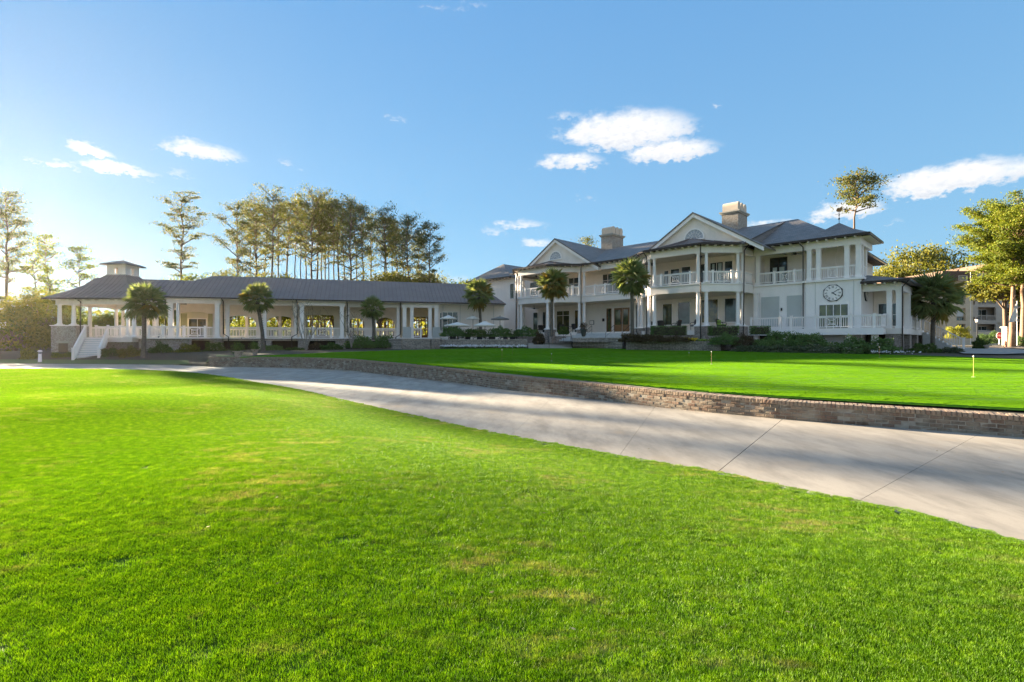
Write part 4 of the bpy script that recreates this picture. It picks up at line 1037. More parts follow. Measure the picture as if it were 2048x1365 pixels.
# ---- chimneys
def chimney(uc, v0, zb):
    w, d = 1.75, 2.6
    c = MB().box(uc-w/2, uc+w/2, v0, v0+d, zb, 13.85).build('chimney', M_brickwall, club)
    k = MB(); k.box(uc-w/2-.12, uc+w/2+.12, v0-.12, v0+d+.12, 13.85, 13.98); k.box(uc-w/2-.22, uc+w/2+.22, v0-.22, v0+d+.22, 13.98, 14.12); k.build('chimney_cap', M_stone, c)
    for i in range(3):       # barrel-vaulted pots side by side
        y0_, y1_ = v0+.05+i*d/3, v0-.05+(i+1)*d/3; r_ = (y1_-y0_)/2; yc = (y0_+y1_)/2; n = 8; prof = [(y0_, 14.12)]+[(yc-r_*math.cos(math.pi*j/n), 14.12+.62+r_*1.0*math.sin(math.pi*j/n)) for j in range(n+1)]+[(y1_, 14.12)]
        m = MB(); N_ = len(prof); xs = (uc-w/2+.05, uc+w/2-.05)
        m.add([(x, y, z) for x in xs for y, z in prof], [(j, j+1, N_+j+1, N_+j) for j in range(N_-1)]+[tuple(range(N_)), tuple(range(2*N_-1, N_-1, -1))]); p = m.build('chimney_pot', M_terra, c)
chimney(-37.9, 55.6, 11.5); chimney(-21.7, 55.2, 11.5)
# ---- side steps at the right
st = MB(); ns = 10
for i in range(ns): st.box(-5.9+.28*i, -5.9+.28*(i+1)+.02, 60.0, 61.6, -1.1, Z1-.19*(i+1)+.0)
st.build('steps', M_step, club)
railing(club, (-5.85, 59.95), (-3.05, 59.95), Z1-.0, posts=(0, 1), z2=-.85, spacing=.17); railing(club, (-6.1, 59.3), (-6.1, 54.2), Z1, posts=(0, .5, 1), single=False)
# entrance steps with long treads
for i in range(5):
    MB().box(-36.4, -27.2, 45.35-.34*i, 45.8-.34*i+.0, .66-.17*i, .84-.17*i).build('stair_tread', M_step, club)
# clock: hangs on the tower wall
def clock(label, u, v, z, rz):
    x, y = W(u, v); t = thing('wall_clock', label, 'clock', (x, y, z), rz, None); Rr = .74; 
    n = 8
    o8 = [(Rr*math.cos(math.pi/8+i*math.pi/4), Rr*math.sin(math.pi/8+i*math.pi/4)) for i in range(8)]
    def flat(P, y0, y1, name, mat, par=t):
        m = MB(); m.prism(P, 0, 1); m.v = [(a, y0+(y1-y0)*c, b) for a, b, c in m.v]; return m.build(name, mat, par)
    flat([(a*1.0, b*1.0) for a, b in o8], -.06, -.0, 'clock_frame', M_iron); flat([(a*.84, b*.84) for a, b in o8], -.075, -.061, 'clock_rim', M_trim); 
    ring = [(.665*math.cos(i*math.pi/24), .665*math.sin(i*math.pi/24)) for i in range(48)]; flat(ring, -.085, -.076, 'clock_dial', M_iron)
    face = [(.645*math.cos(i*math.pi/24), .645*math.sin(i*math.pi/24)) for i in range(48)]; fc = flat(face, -.093, -.086, 'clock_face', M_trim)
    NUM = ['XII', 'I', 'II', 'III', 'IV', 'V', 'VI', 'VII', 'VIII', 'IX', 'X', 'XI']
    for k, s in enumerate(NUM):
        a = k*math.pi/6; cx_, cz_ = .50*math.sin(a), .50*math.cos(a); m = MB(); w_n = {'I': .045, 'V': .085, 'X': .085}; tot = sum(w_n[c] for c in s); x_ = -tot/2; H = .095
        def stroke(x0, z0, x1, z1, tk=.011):
            L = math.hypot(x1-x0, z1-z0); nx_, nz_ = -(z1-z0)/L*tk, (x1-x0)/L*tk
            Q = [(x0+nx_, z0+nz_), (x1+nx_, z1+nz_), (x1-nx_, z1-nz_), (x0-nx_, z0-nz_)]
            Q = [(p*math.cos(-a)-q*math.sin(-a)+cx_, p*math.sin(-a)+q*math.cos(-a)+cz_) for p, q in Q]; m.add([(p, -.0955, q) for p, q in Q], [(0,1,2,3)])
        for ch in s:
            w = w_n[ch]
            if ch == 'I': stroke(x_+w/2, -H, x_+w/2, H)
            elif ch == 'V': stroke(x_+.01, H, x_+w/2, -H, .013); stroke(x_+w-.01, H, x_+w/2, -H, .008)
            else: stroke(x_+.01, H, x_+w-.01, -H, .013); stroke(x_+w-.01, H, x_+.01, -H, .008)
            x_ += w
        m.build('numeral', M_iron, fc)
    for ang, L, w in ((math.radians(129), .36, .030), (math.radians(56), .56, .022)):
        m = MB(); s, c = math.sin(ang), math.cos(ang); Q = [(-.1, -w), (L*.8, -w*1.3), (L, 0), (L*.8, w*1.3), (-.1, w)]
        m.add([(p*s+q*c, -.10, p*c-q*s) for p, q in Q], [tuple(range(5))]); m.build('clock_hand', M_iron, t)
    return t
clock('octagonal black-rimmed white clock with roman numerals above the tower glass doors', -10.55, 48.395, 4.0, -R(45))
clock('second octagonal clock seen edge-on round the corner of the clock tower', -8.595, 50.2, 4.0, R(45))
for lb, u, v, z in (('dark ceiling fan on the upper porch of the right-hand gabled bay', -20.5, 45.3, 8.3), ('dark ceiling fan on the lower porch of the right-hand gabled bay', -20.5, 45.2, 4.4), ('dark ceiling fan on the upper porch of the far left gabled bay', -41, 45.2, 8.3),
                    ('dark ceiling fan on the lower porch of the far left gabled bay', -41.2, 45, 4.4), ('dark ceiling fan on the small balcony between gabled bay and clock tower', -13.9, 50.2, 8.33)):
    x, y = W(u, v); fan(lb, (x, y, z), .3+u)

# ================================================================== long porch wing: frame p (along), q (back)
TH = R(16.4); CT, ST = math.cos(TH), math.sin(TH)
def WP(p, q): return (p*CT-q*ST, p*ST+q*CT)
def PQ(px, q):
    r = (px-1024)/1000; return q*(ST+r*CT)/(CT-r*ST)
org = (-2, 58, -1.0); x0, y0 = WP(*org[:2])
wing = thing('porch_wing', 'long one-storey white veranda wing with dark standing-seam metal roof and arched openings', 'veranda building', (x0, y0, org[2]), TH, org=org)
ZF, ZB, ZT = .37, 3.72, 4.25; QF = 56.4; QB = 61.5
MB().box(-24.8, 15.9, QF+.5, 65, ZF-.35, ZF-.01).build('floor', M_stucco, wing)
# floor edge pieces: three bays stand forward
bays = [(-18.5, -13.8), (-6.6, -2.0), (3.9, 7.95)]; gaps = [(-13.8, -6.6), (-2.0, 3.9)]
for a, b in bays:
    MB().box(a-.15, b+.15, QF-.25, QF+.55, ZF-.12, ZF).build('deck_edge', M_trim, wing); MB().box(a-.05, b+.05, QF-.15, QF+.5, ZF-.34, ZF-.12).build('deck_fascia', M_brickwall, wing)
for a, b in gaps+[(-24.6, -18.5)]:
    MB().box(a+.151, b-.151, QF+.1, QF+.7, ZF-.12, ZF).build('deck_edge', M_trim, wing); MB().box(a+.1, b-.1, QF+.2, QF+.65, ZF-.30, ZF-.12).build('deck_fascia', M_brickwall, wing)
# piers and the shaded crawl space behind them
for p, w in ((-18.0, 1.1), (-14.3, 1.1), (-10.2, .55), (-9.5, .5), (-6.2, 1.0), (-2.5, 1.0), (4.3, .9)): MB().box(p-w/2, p+w/2, QF-.05, QF+.6, -1.7, ZF-.345).build('brick_pier', M_brickwall, wing)
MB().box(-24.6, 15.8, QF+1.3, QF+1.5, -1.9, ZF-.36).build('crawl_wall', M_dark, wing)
MB().box(-24.6, -18.6, QF+.7, QF+.9, -1.9, ZF-.36).build('low_wall', M_brickwall, wing)
# back wall with arches
def archwall(p0, p1, q, t, z0, z1, ops, name='wall', mat=None):
    m = MB(); cuts = sorted(set([p0, p1]+[x for o in ops for x in [o[0]+(o[1]-o[0])*i/12 for i in range(13)]]))
    def top(x):
        for a, b, zs, zc in ops:
            if a-1e-6 <= x <= b+1e-6: s = (x-(a+b)/2)/((b-a)/2); return zs+(zc-zs)*math.sqrt(max(0, 1-s*s))
        return None
    for a, b in zip(cuts, cuts[1:]):
        c = (a+b)/2; tz = top(c)
        if tz is None: m.box(a, b, q, q+t, z0, z1)
        else:
            za, zb = top(a), top(b)
            m.add([(a,q,za),(b,q,zb),(b,q,z1),(a,q,z1),(a,q+t,za),(b,q+t,zb),(b,q+t,z1),(a,q+t,z1)], [(0,1,2,3),(5,4,7,6),(0,4,5,1),(3,2,6,7)])
    return m.build(name, mat or M_stucco, wing)
def op(px0, px1, zs=2.0, zc=2.75, q=60.2): return (PQ(px0, q), PQ(px1, q), zs, zc)
QW = 60.2
archwall(-18.0, -14.5, QW, .3, ZF, 4.2, [op(352, 424, 2.6, 3.1)])
archwall(-14.5, -6.9, QW, .3, ZF, 4.2, [op(444, 512), op(532, 592)])
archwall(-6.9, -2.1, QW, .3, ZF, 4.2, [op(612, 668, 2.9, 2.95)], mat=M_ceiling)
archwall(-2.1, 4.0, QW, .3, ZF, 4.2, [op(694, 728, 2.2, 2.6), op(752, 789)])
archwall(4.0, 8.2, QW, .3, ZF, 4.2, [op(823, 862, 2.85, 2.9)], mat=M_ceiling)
archwall(8.2, 15.9, QF+.9, .3, -1, 4.2, [], mat=M_siding); MB().box(7.95, 8.2, QF+.4, 65, ZF, 4.2).build('wall', M_siding, wing)
# far posts seen through the arches
for px in (454, 494, 560, 585): p_ = PQ(px, 64.5); column(wing, p_, 64.5, ZF, 4.1, .14, 'square')
MB().box(-24, 15.8, 64.6, 64.8, 3.5, 4.2).build('porch_beam', M_trim, wing)
railing(wing, (-18, 64.5), (7, 64.5), ZF, posts=(0, .5, 1), single=False, spacing=.3)
# doors in the bays
def wdoor(px0, px1, z1, cols, q, mat=M_glassw, transom=None, fm=M_trim): return window(wing, (PQ(px0, q), q), (PQ(px1, q), q), ZF+.05, z1, cols, 1, mat=mat, transom=transom, frame=.1, fm=fm, sill=False, name='glazed_door')
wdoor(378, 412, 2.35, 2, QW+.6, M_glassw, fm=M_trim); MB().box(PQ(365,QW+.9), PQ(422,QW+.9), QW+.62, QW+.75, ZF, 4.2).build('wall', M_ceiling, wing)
for px0, px1 in ((363, 374), (416, 425)): MB().box(PQ(px0,QW-.1), PQ(px1,QW-.1), QW-.15, QW-.05, ZF+.1, 2.9).build('curtain', M_drape, wing)
# open glazed screens at the far side of bays two and three
def screen(px0, px1, q):
    a, b = PQ(px0, q), PQ(px1, q); m = MB(); n = 4
    for i in range(n+1): m.box(a+(b-a)*i/n-.05, a+(b-a)*i/n+.05, q, q+.08, ZF, 3.0)
    m.box(a, b, q+.0, q+.08, 2.35, 2.5); m.box(a, b, q, q+.08, 1.35, 1.42); m.box(a, b, q, q+.08, ZF, .7)
    for i in range(12): m.box(a+(b-a)*i/12-.02, a+(b-a)*i/12+.02, q+.01, q+.07, 2.5, 2.95)
    m.build('glazed_door', M_wood, wing)
screen(614, 660, QW+.35); screen(824, 860, QW+.35)
# ceiling, beams
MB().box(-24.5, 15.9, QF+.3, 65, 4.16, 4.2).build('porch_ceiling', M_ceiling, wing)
bb = MB()
for a, b in bays: bb.box(a, b, QF-.2, QF+.2, ZB, ZT-.02); bb.box(a, a+.35, QF+.2, QF+.9, ZB, ZT-.02); bb.box(b-.35, b, QF+.2, QF+.9, ZB, ZT-.02)
for a, b in gaps: bb.box(a, b, QF+.45, QF+.8, ZB-.02, ZT-.02)
bb.box(-24.5, -18.5, QF+.45, QF+.8, ZB-.02, ZT-.02)
bb.build('porch_beam', M_trim, wing)
for p, r in ((-18.2, .2), (-14.15, .2), (-17.6, .12), (-6.3, .2), (-2.35, .2), (4.2, .2), (5.0, .18), (7.0, .18), (7.7, .2)): column(wing, p, QF, ZF, ZB, r, 'square')
for p in (-13.4, -9.95, -7.0, -1.75, 1.0, 3.55): column(wing, p, QF+.62, ZF, ZB-.02, .16, 'square')
for a, b in ((-17.95, -14.4), (-6.05, -2.6)): railing(wing, (a, QF), (b, QF), ZF, posts=(.24, .76), panel=(.37, .63), spacing=.13)
for a, b in ((-13.3, -10.1), (-9.8, -7.1), (-1.65, .85), (1.15, 3.45)): railing(wing, (a, QF+.6), (b, QF+.6), ZF, posts=(), spacing=.135)
railing(wing, (5.15, QF+.05), (6.0, QF+.05), ZF, posts=(0, 1))
railing(wing, (-24.6, QF+.6), (-18.4, QF+.6), ZF, posts=(0, .33, .66, 1), panel=(.46, .54), spacing=.15)
for p in (4.15, 7.4): MB().box(p-.15, p+.75, QF-.3, QF-.22, ZF, 1.55).build('wainscot_panel', M_blank, wing)
window(wing, (PQ(885, QF+.9), QF+.9), (PQ(915, QF+.9), QF+.9), 1.2, 3.3, 3, 1, frame=.1)
window(wing, (PQ(878, QF+.9), QF+.9), (PQ(883, QF+.9), QF+.9), 1.2, 3.2, 1, 1)
for p in (8.6, 10.6, 12.6, 14.6): MB().box(p-.02, p+.02, QF+.87, QF+.9, .4, 4.2).build('panel_joint', M_blank, wing)
s_ = MB()
for i in range(4): s_.box(8.3, 10.3, QF-.3*i-.3, QF+.9, -1, ZF-.16*(i+1)+.16)
s_.build('steps', M_step, wing)
# roof
wr = MB(); RQ, RZ = 60.6, 7.0; e0, e1 = QF-.85, 65.6
wr.slab([(-20.6,e0,4.32), (15.6,e0,4.32), (13.3,RQ,RZ), (-15.6,RQ,RZ)], .12); wr.slab([(-20.6,e0,4.32), (-15.6,RQ,RZ), (-20.6,e1,4.32)], .12)
wr.slab([(-15.6,RQ,RZ), (13.3,RQ,RZ), (15.6,e1,4.32), (-20.6,e1,4.32)], .12); wr.slab([(15.6,e0,4.32), (15.6,e1,4.32), (13.3,RQ,RZ)], .12)
wr = wr.build('roof', M_metalroof, wing)
lr = MB(); lr.slab([(-26,e0+.1,4.30), (-13.5,e0+.1,4.30), (-16.5,RQ-.6,6.35), (-26,RQ-.6,6.35)], .12); lr.slab([(-26,RQ-.6,6.35), (-16.5,RQ-.6,6.35), (-16.5,e1,4.3), (-26,e1,4.3)], .12); lr = lr.build('lower_roof', M_metalroof, wing)
sm = MB(); sl_ = (RZ-4.32)/(RQ-e0)
p_ = -19.9
while p_ < 15.4:
    ve = min(1, (p_+20.6)/5.0) if p_ < -15.6 else min(1, (15.6-p_)/2.3) if p_ > 13.3 else 1
    L = (RQ-e0)*ve
    if L > .3: sm.beam((p_, e0+.01), (p_, e0+L), .035, (4.32, 4.32+L*sl_), (4.352, 4.352+L*sl_))
    p_ += .44
sm.build('roof_seams', M_seam, wr, kind='stuff'); sm = MB(); sl_ = 2.05/(RQ-.7-e0); p_ = -25.9
while p_ < -16.6: sm.beam((p_, e0+.11), (p_, RQ-.6), .035, (4.30, 6.35), (4.332, 6.382)); p_ += .44
sm.build('roof_seams', M_seam, lr, kind='stuff')
tails = MB()
for a, b in bays+[(-24, -18.7)]:
    n = int((b-a)/.62)
    for i in range(n+1): p_ = a+(b-a)*i/n; tails.box(p_-.055, p_+.055, QF-.75, QF-.1, 4.10, 4.2)
tails.build('rafter_tails', M_trim, wing, kind='stuff')
gt = MB(); gt.box(-26, 15.6, e0-.08, e0+.04, 4.18, 4.30); gt.build('gutter', M_bronze, wing)
MB().box(-24.5, 15.5, e0+.05, QF-.2, 4.14, 4.18).build('soffit', M_trim, wing)
for p in (-18.65, -13.6, -6.75, -1.8, 3.75): downspout(wing, [(p, e0, 4.2), (p, QF-.15, 3.95), (p, QF-.15, ZF+.35), (p+(-.5 if p in (-18.65, -6.75, 3.75) else .5), QF-.35, ZF+.05), (p+(-.5 if p in (-18.65, -6.75, 3.75) else .5), QF-.35, -.6)], .055)

# ================================================================== gazebo with cupola
gc = (-38.4, 49.4); gb = thing('gazebo', 'square white pavilion with cupola and brick corner pier at the end of the veranda', 'gazebo', (gc[0], gc[1], -1.6), 0, org=(0, 0, -1.6))
hw = 3.3; ZG = .33; eg = 3.92
MB().box(-hw-.25, hw+.25, -hw-.2, hw+.3, ZG-.12, ZG).build('deck_edge', M_trim, gb); MB().box(-hw-.15, hw+.15, -hw-.1, hw+.2, ZG-.42, ZG-.12).build('deck_fascia', M_trim, gb)
MB().box(-hw+.2, hw, -hw+.25, hw, -1.8, ZG-.43).build('low_wall', M_brickwall, gb)
cp = MB(); cp.box(-hw-.35, -hw+1.95, -hw-.5, -hw+.9, -1.9, 1.38)
pier = cp.build('brick_pier', M_brickwall, gb); MB().box(-hw-.42, -hw+2.02, -hw-.57, -hw+.97, 1.38, 1.46).build('pier_cap', M_trim, pier); MB().box(-hw+.35, -hw+1.2, -hw-.52, -hw-.501, -1.6, -.2).build('hatch', M_deckbrown, pier); MB().box(-hw+.2, -hw+1.3, -hw-.56, -hw-.501, -.2, .0).build('lintel', M_stone, pier)
for x, y, z in ((-hw, -hw, 1.46), (-hw+1.3, -hw, 1.46), (hw-.3, -hw, ZG), (hw+.25, -hw, ZG), (-hw, hw, ZG), (-hw+.7, hw, ZG), (0, hw, ZG), (.7, hw, ZG), (hw-.7, hw, ZG), (hw, hw, ZG), (-hw, 0, ZG), (hw, 0, ZG)):
    column(gb, x, y, z, 3.38, .17, 'round')
bb = MB(); bb.box(-hw-.2, hw+.2, -hw-.2, -hw+.15, 3.38, 3.85); bb.box(-hw-.2, hw+.2, hw-.15, hw+.2, 3.38, 3.85); bb.box(-hw-.2, -hw+.15, -hw+.15, hw-.15, 3.38, 3.85); bb.box(hw-.15, hw+.2, -hw+.15, hw-.15, 3.38, 3.85); bb.build('porch_beam', M_trim, gb)
MB().box(-hw, hw, -hw, hw, 3.86, 3.90).build('porch_ceiling', M_ceiling, gb)
E = hw+.85; prof = [(E, eg), (E*.72, 4.62), (E*.45, 5.45), (1.15, 6.2), (.92, 6.45)]; rr_ = MB()
for (h0, z0_), (h1, z1_) in zip(prof, prof[1:]):
    C_ = [(-1,-1), (1,-1), (1,1), (-1,1)]
    for i in range(4):
        a, b = C_[i], C_[(i+1)%4]; rr_.slab([(a[0]*h0, a[1]*h0, z0_), (b[0]*h0, b[1]*h0, z0_), (b[0]*h1, b[1]*h1, z1_), (a[0]*h1, a[1]*h1, z1_)], .08)
rf_ = rr_.build('roof', M_metalroof, gb); sm = MB()
for k in range(-9, 10):
    x = k*E/9.5
    for sgn in (-1, 1):
        pts = [(x, sgn*h0, z0_+.02) for h0, z0_ in prof if h0 >= abs(x)-.01]
        if len(pts) >= 2:
            sm.tube(pts, .014, 4); sm.tube([(b, a, c) for a, b, c in pts], .014, 4)
sm.build('roof_seams', M_seam, rf_, kind='stuff')
cu = MB(); t_ = .12; w_ = .9
for a, b, c, d in ((-w_, w_, -w_, -w_+t_), (-w_, w_, w_-t_, w_)):
    cu.box(a, -.2, c, d, 6.35, 7.45); cu.box(.2, b, c, d, 6.35, 7.45); cu.box(-.2, .2, c, d, 6.35, 6.5); cu.box(-.2, .2, c, d, 7.15, 7.45)
for c in (-w_, w_-t_): cu.box(c, c+t_, -w_+t_, -.2, 6.35, 7.45); cu.box(c, c+t_, .2, w_-t_, 6.35, 7.45); cu.box(c, c+t_, -.2, .2, 6.35, 6.5); cu.box(c, c+t_, -.2, .2, 7.15, 7.45)
cup = cu.build('cupola', M_siding, gb); cr_ = MB()
for (h0, z0_), (h1, z1_) in (((1.32, 7.45), (.7, 7.72)), ((.7, 7.72), (.03, 7.95))):
    for i in range(4): a, b = C_[i], C_[(i+1)%4]; cr_.slab([(a[0]*h0, a[1]*h0, z0_), (b[0]*h0, b[1]*h0, z0_), (b[0]*h1, b[1]*h1, z1_), (a[0]*h1, a[1]*h1, z1_)], .09)
cr_.build('cupola_roof', M_metalroof, cup); MB().tube([(0,0,7.9), (0,0,8.25)], [.03, .008], 6).build('finial', M_bronze, cup); MB().box(-1.0, 1.0, -1.0, 1.0, 6.30, 6.37).build('cupola_base', M_trim, cup)
tl = MB()
for i in range(10): x = -hw+2*hw*i/9; tl.box(x-.05, x+.05, -hw-.75, -hw-.2, 3.72, 3.82)
tl.build('rafter_tails', M_trim, gb, kind='stuff'); MB().box(-E, E, -E-.06, -E+.04, 3.80, 3.92).build('gutter', M_bronze, gb)
downspout(gb, [(-hw+2.15, -E, 3.85), (-hw+2.15, -hw-.25, 3.6), (-hw+2.15, -hw-.3, -1.4)])
railing(gb, (1.3, -hw), (2.3, -hw), ZG, posts=()); railing(gb, (hw-1.0, -hw), (hw+4.0, -hw+.4), ZG, posts=(0, .25, .5, .75, 1), panel=(.56, .70)); railing(gb, (-hw+.2, hw), (hw-.2, hw), ZG, posts=(), single=False); railing(gb, (-hw, -hw+1), (-hw, hw), ZG, posts=(), single=False)
MB().box(hw+.25, hw+5.0, -hw+.2, hw+1, ZG-.12, ZG-.01).build('deck_edge', M_trim, gb); MB().box(hw+.3, hw+5.0, -hw+.5, -hw+.9, -1.8, ZG-.12).build('low_wall', M_brickwall, gb); MB().box(hw+3.9, hw+4.0, -hw+.35, -hw+.45, ZG, 3.6).build('deck_edge', M_trim, gb)
# stairs: come forward and to the left
ax_, ay_ = -38.0-gc[0], 45.75-gc[1]; d_ = Vector((4.7, -7.3)).normalized(); n_ = Vector((-d_.y, d_.x)); ns = 11; sw = 1.5
L_ = 5.6
for i in range(ns):
    a = Vector((ax_, ay_))+d_*(L_*i/ns); b = a+d_*(L_/ns+.04); z = ZG-.185*(i+1)+.0
    m = MB(); P = [a-n_*sw/2, b-n_*sw/2, b+n_*sw/2, a+n_*sw/2]; m.prism([(q.x, q.y) for q in P], z-.04, z); m.build('tread', M_step, gb)
    m = MB(); P = [a-n_*(sw/2-.02), a+d_*.03-n_*(sw/2-.02), a+d_*.03+n_*(sw/2-.02), a+n_*(sw/2-.02)]; m.prism([(q.x, q.y) for q in P], z, z+.145); m.build('riser', M_trim, gb)
for s_ in (-1, 1):
    a = Vector((ax_, ay_))+n_*s_*(sw/2+.06); b = a+d_*L_
    railing(gb, (a.x, a.y), (b.x, b.y), ZG, posts=(0, 1), z2=ZG-.185*ns, spacing=.16)
    MB().beam((a.x, a.y), (b.x, b.y), .06, (ZG-.3, ZG-.3-.185*ns), (ZG+.05, ZG+.05-.185*ns)).build('stringer', M_trim, gb)
# ================================================================== vegetation
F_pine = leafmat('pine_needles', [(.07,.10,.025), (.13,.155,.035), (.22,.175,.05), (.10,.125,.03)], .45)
F_pine2 = leafmat('sun_tinted_pine_needles', [(.09,.15,.012), (.19,.235,.02), (.27,.26,.025), (.12,.17,.014)], .42)  # brighter, yellower copy of the needles; sunlight put into the colour
F_oak = leafmat('oak_leaves', [(.09,.12,.02), (.20,.20,.03), (.28,.23,.04)], .45)
F_shrub = leafmat('shrub_leaves', [(.06,.11,.025), (.10,.16,.035), (.14,.18,.05)], .35)
F_dark = leafmat('dark_shrub_leaves', [(.10,.18,.055), (.15,.24,.07), (.18,.26,.08)], .3)
F_grey = leafmat('grey_green_groundcover', [(.10,.12,.07), (.13,.15,.08), (.08,.11,.05)], .25)
F_red = leafmat('reddish_shrub_leaves', [(.09,.065,.035), (.13,.08,.045), (.07,.07,.03)], .3)
F_yel = leafmat('yellow_leaves', [(.35,.36,.05), (.50,.45,.06), (.22,.30,.06)], .35)
F_palm = leafmat('palm_leaves', [(.22,.29,.12), (.33,.38,.15), (.42,.42,.19)], .5, rough=.45, spec=.4)
F_palmdry = leafmat('dry_palm_leaves', [(.38,.30,.08), (.46,.34,.11), (.24,.24,.07)], .4)
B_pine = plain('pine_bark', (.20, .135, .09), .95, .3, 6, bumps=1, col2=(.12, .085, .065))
B_pale = plain('sun_tinted_pine_bark', (.34, .21, .13), .95, .3, 6, bumps=1, col2=(.20, .13, .09))  # paler, more orange bark with the sun's warmth put into its colour
B_palm = plain('palm_bark', (.20, .165, .13), .95, .3, 8, bumps=1)
B_twig = plain('grey_bark', (.34, .29, .24), .9, .15, 8)

def mesh_obj(me, name, par): 
    o = bpy.data.objects.new(name, me); COL.objects.link(o); o.parent = par; return o
def pine(H, seed, label, crown0=.5, spread=3.2, nb=26, lean=0., leaf=.15, bark=None, fol=None, flat=.3, r0=.26, dens=1., fork=False, group=None, name='pine_tree', top=.9):
    rg_ = random.Random(seed); ng_ = np.random.default_rng(seed); t = thing(name, label, 'tree', group=group)
    m = MB(); la = rg_.uniform(0, 6.28); k = 9
    wob = [(rg_.uniform(-.12, .12), rg_.uniform(-.12, .12)) for _ in range(k+1)]
    ax = []
    for i in range(k+1):
        q = i/k; ax.append(Vector((lean*H*q*q+wob[i][0]*q*2, wob[i][1]*q*2, H*q-.3*(i == 0))))
    rad = [r0*(1-.82*(i/k)) for i in range(k+1)]; rad[0] *= 1.25
    m.tube(ax, rad, 8)
    def axp(q):
        f = q*k; i = min(k-1, int(f)); return ax[i].lerp(ax[i+1], f-i)
    cs = []
    for b_ in range(nb):
        q = crown0+(.99-crown0)*((b_+rg_.random())/nb); p = axp(q); a = b_*2.4+rg_.uniform(-.5, .5)
        s_ = (q-crown0)/(1-crown0); prof = (.5+.5*min(1, s_*2.0))*math.sqrt(max(.02, 1-.80*max(0, (s_-.5)/.5)**2))
        L = spread*prof*rg_.uniform(.55, 1.12)
        pass
        up = rg_.uniform(.15, .6)+.9*(q-crown0)/(1-crown0)
        d = Vector((math.cos(a), math.sin(a), up)).normalized(); pts = [p]; nn = 4
        for s in range(1, nn+1): pts.append(p+d*L*s/nn+Vector((rg_.uniform(-.15, .15), rg_.uniform(-.15, .15), -.10*L*(s/nn)**2+rg_.uniform(-.1, .1))))
        m.tube(pts, [.085*(1-.7*q)*2*(1-.75*s/nn)+.012 for s in range(nn+1)], 4)
        ncl = max(2, int(L*1.5))
        for s in range(ncl):
            f = .42+.6*(s+rg_.random())/ncl; f = min(f, 1); i = min(nn-1, int(f*nn)); c = pts[i].lerp(pts[i+1], f*nn-i)
            c = c+Vector((rg_.uniform(-.4, .4), rg_.uniform(-.4, .4), rg_.uniform(-.05, .3)))
            m.tube([pts[i], c], [.02, .008], 3, cap=False)
            n = int(rg_.uniform(20, 60)*dens); w = rg_.uniform(.32, .75)
            cs.append(np.array(c)+ng_.normal(size=(n, 3))*np.array([w, w, w*flat*1.3]))
    # bare stubs below the crown
    for s in range(5):
        q = crown0*rg_.uniform(.55, 1); p = axp(q); a = rg_.uniform(0, 6.28); L = rg_.uniform(.5, 1.6); m.tube([p, p+Vector((math.cos(a)*L, math.sin(a)*L, L*.35))], [.03, .01], 3, cap=False)
    m.build('trunk', bark or B_pine, t, smooth=True)
    v = leaves(np.concatenate(cs), leaf, ng_, .42); mesh_obj(fastmesh('crown', v, 4, fol or F_pine), 'crown', t)
    return t
def at(px, Y): return ((px-1024)/1000*Y, Y)
def setat(t, px, Y, rz=0, z=None, s=None):
    x, y = at(px, Y); t.location = (x, y, G(x, y)-.1 if z is None else z); t.rotation_euler = (0, 0, rz)
    if s: t.scale = (s, s, s)
    return t
def topH(y, Y, z0): return (682-y)/1000*Y-z0
# the row of pines beyond the veranda: prototypes, then copies
GP = 'pines standing beyond the veranda'
protos = [pine(24, 11, 'x', .50, 4.4, 30, .01, group=GP, dens=1.05), pine(24, 12, 'x', .58, 3.8, 26, -.02, group=GP, dens=1.05), pine(24, 13, 'x', .62, 3.4, 22, .03, group=GP, dens=1.05), pine(24, 14, 'x', .36, 4.2, 34, 0., group=GP, dens=1.0), pine(24, 15, 'x', .70, 2.7, 15, .04, group=GP, r0=.2, dens=1.8), pine(24, 16, 'x', .40, 4.8, 28, -.03, group=GP, dens=1.7)]
rows = [(478, 412, 80, 5, 'spreading pine at the left end of the long pine row, low branches over the roof'),
        (512, 396, 82, 3, 'tall bushy pine second in the pine row, between the spreading pine and the forked one'),
        (543, 380, 78, 1, 'tallest slender pine of the left clump with wide rounded top'),
        (572, 400, 84, 2, 'pine leaning right with tufted narrow top just right of the tallest slender pine'),
        (587, 412, 90, 4, 'thin leaning pine trunk with small top right of the tufted leaning pine'),
        (622, 384, 82, 0, 'high full-crowned pine with the broad top above the middle of the veranda roof'),
        (634, 390, 86, 2, 'straight pine close beside the broad-topped pine, its crown merging with it'),
        (642, 402, 92, 4, 'slim bare-trunked pine in the tight trio beside the broad-topped pine'),
        (668, 402, 84, 4, 'slim pine with small gold-lit top between the trio and the thick-trunked pine'),
        (678, 398, 90, 1, 'pine with sparse golden crown left of the thick-trunked pine'),
        (701, 396, 76, 3, 'thick-trunked pine with crown reaching down near the roof'),
        (716, 412, 90, 4, 'narrow pine directly right of the thick-trunked pine'),
        (728, 410, 84, 2, 'bushy-headed pine at the right of the middle clump'),
        (770, 416, 82, 1, 'round-headed pine standing apart right of the middle clump'),
        (776, 436, 94, 4, 'slim lower pine behind the round-headed pine'),
        (796, 446, 92, 2, 'short pine with thin trunk between the round-headed and the forking pine'),
        (816, 434, 80, 0, 'pine with forking sparse crown second from the right end of the row'),
        (856, 450, 78, 5, 'last pine at the right end of the row, ragged branches to one side')]
used = {}
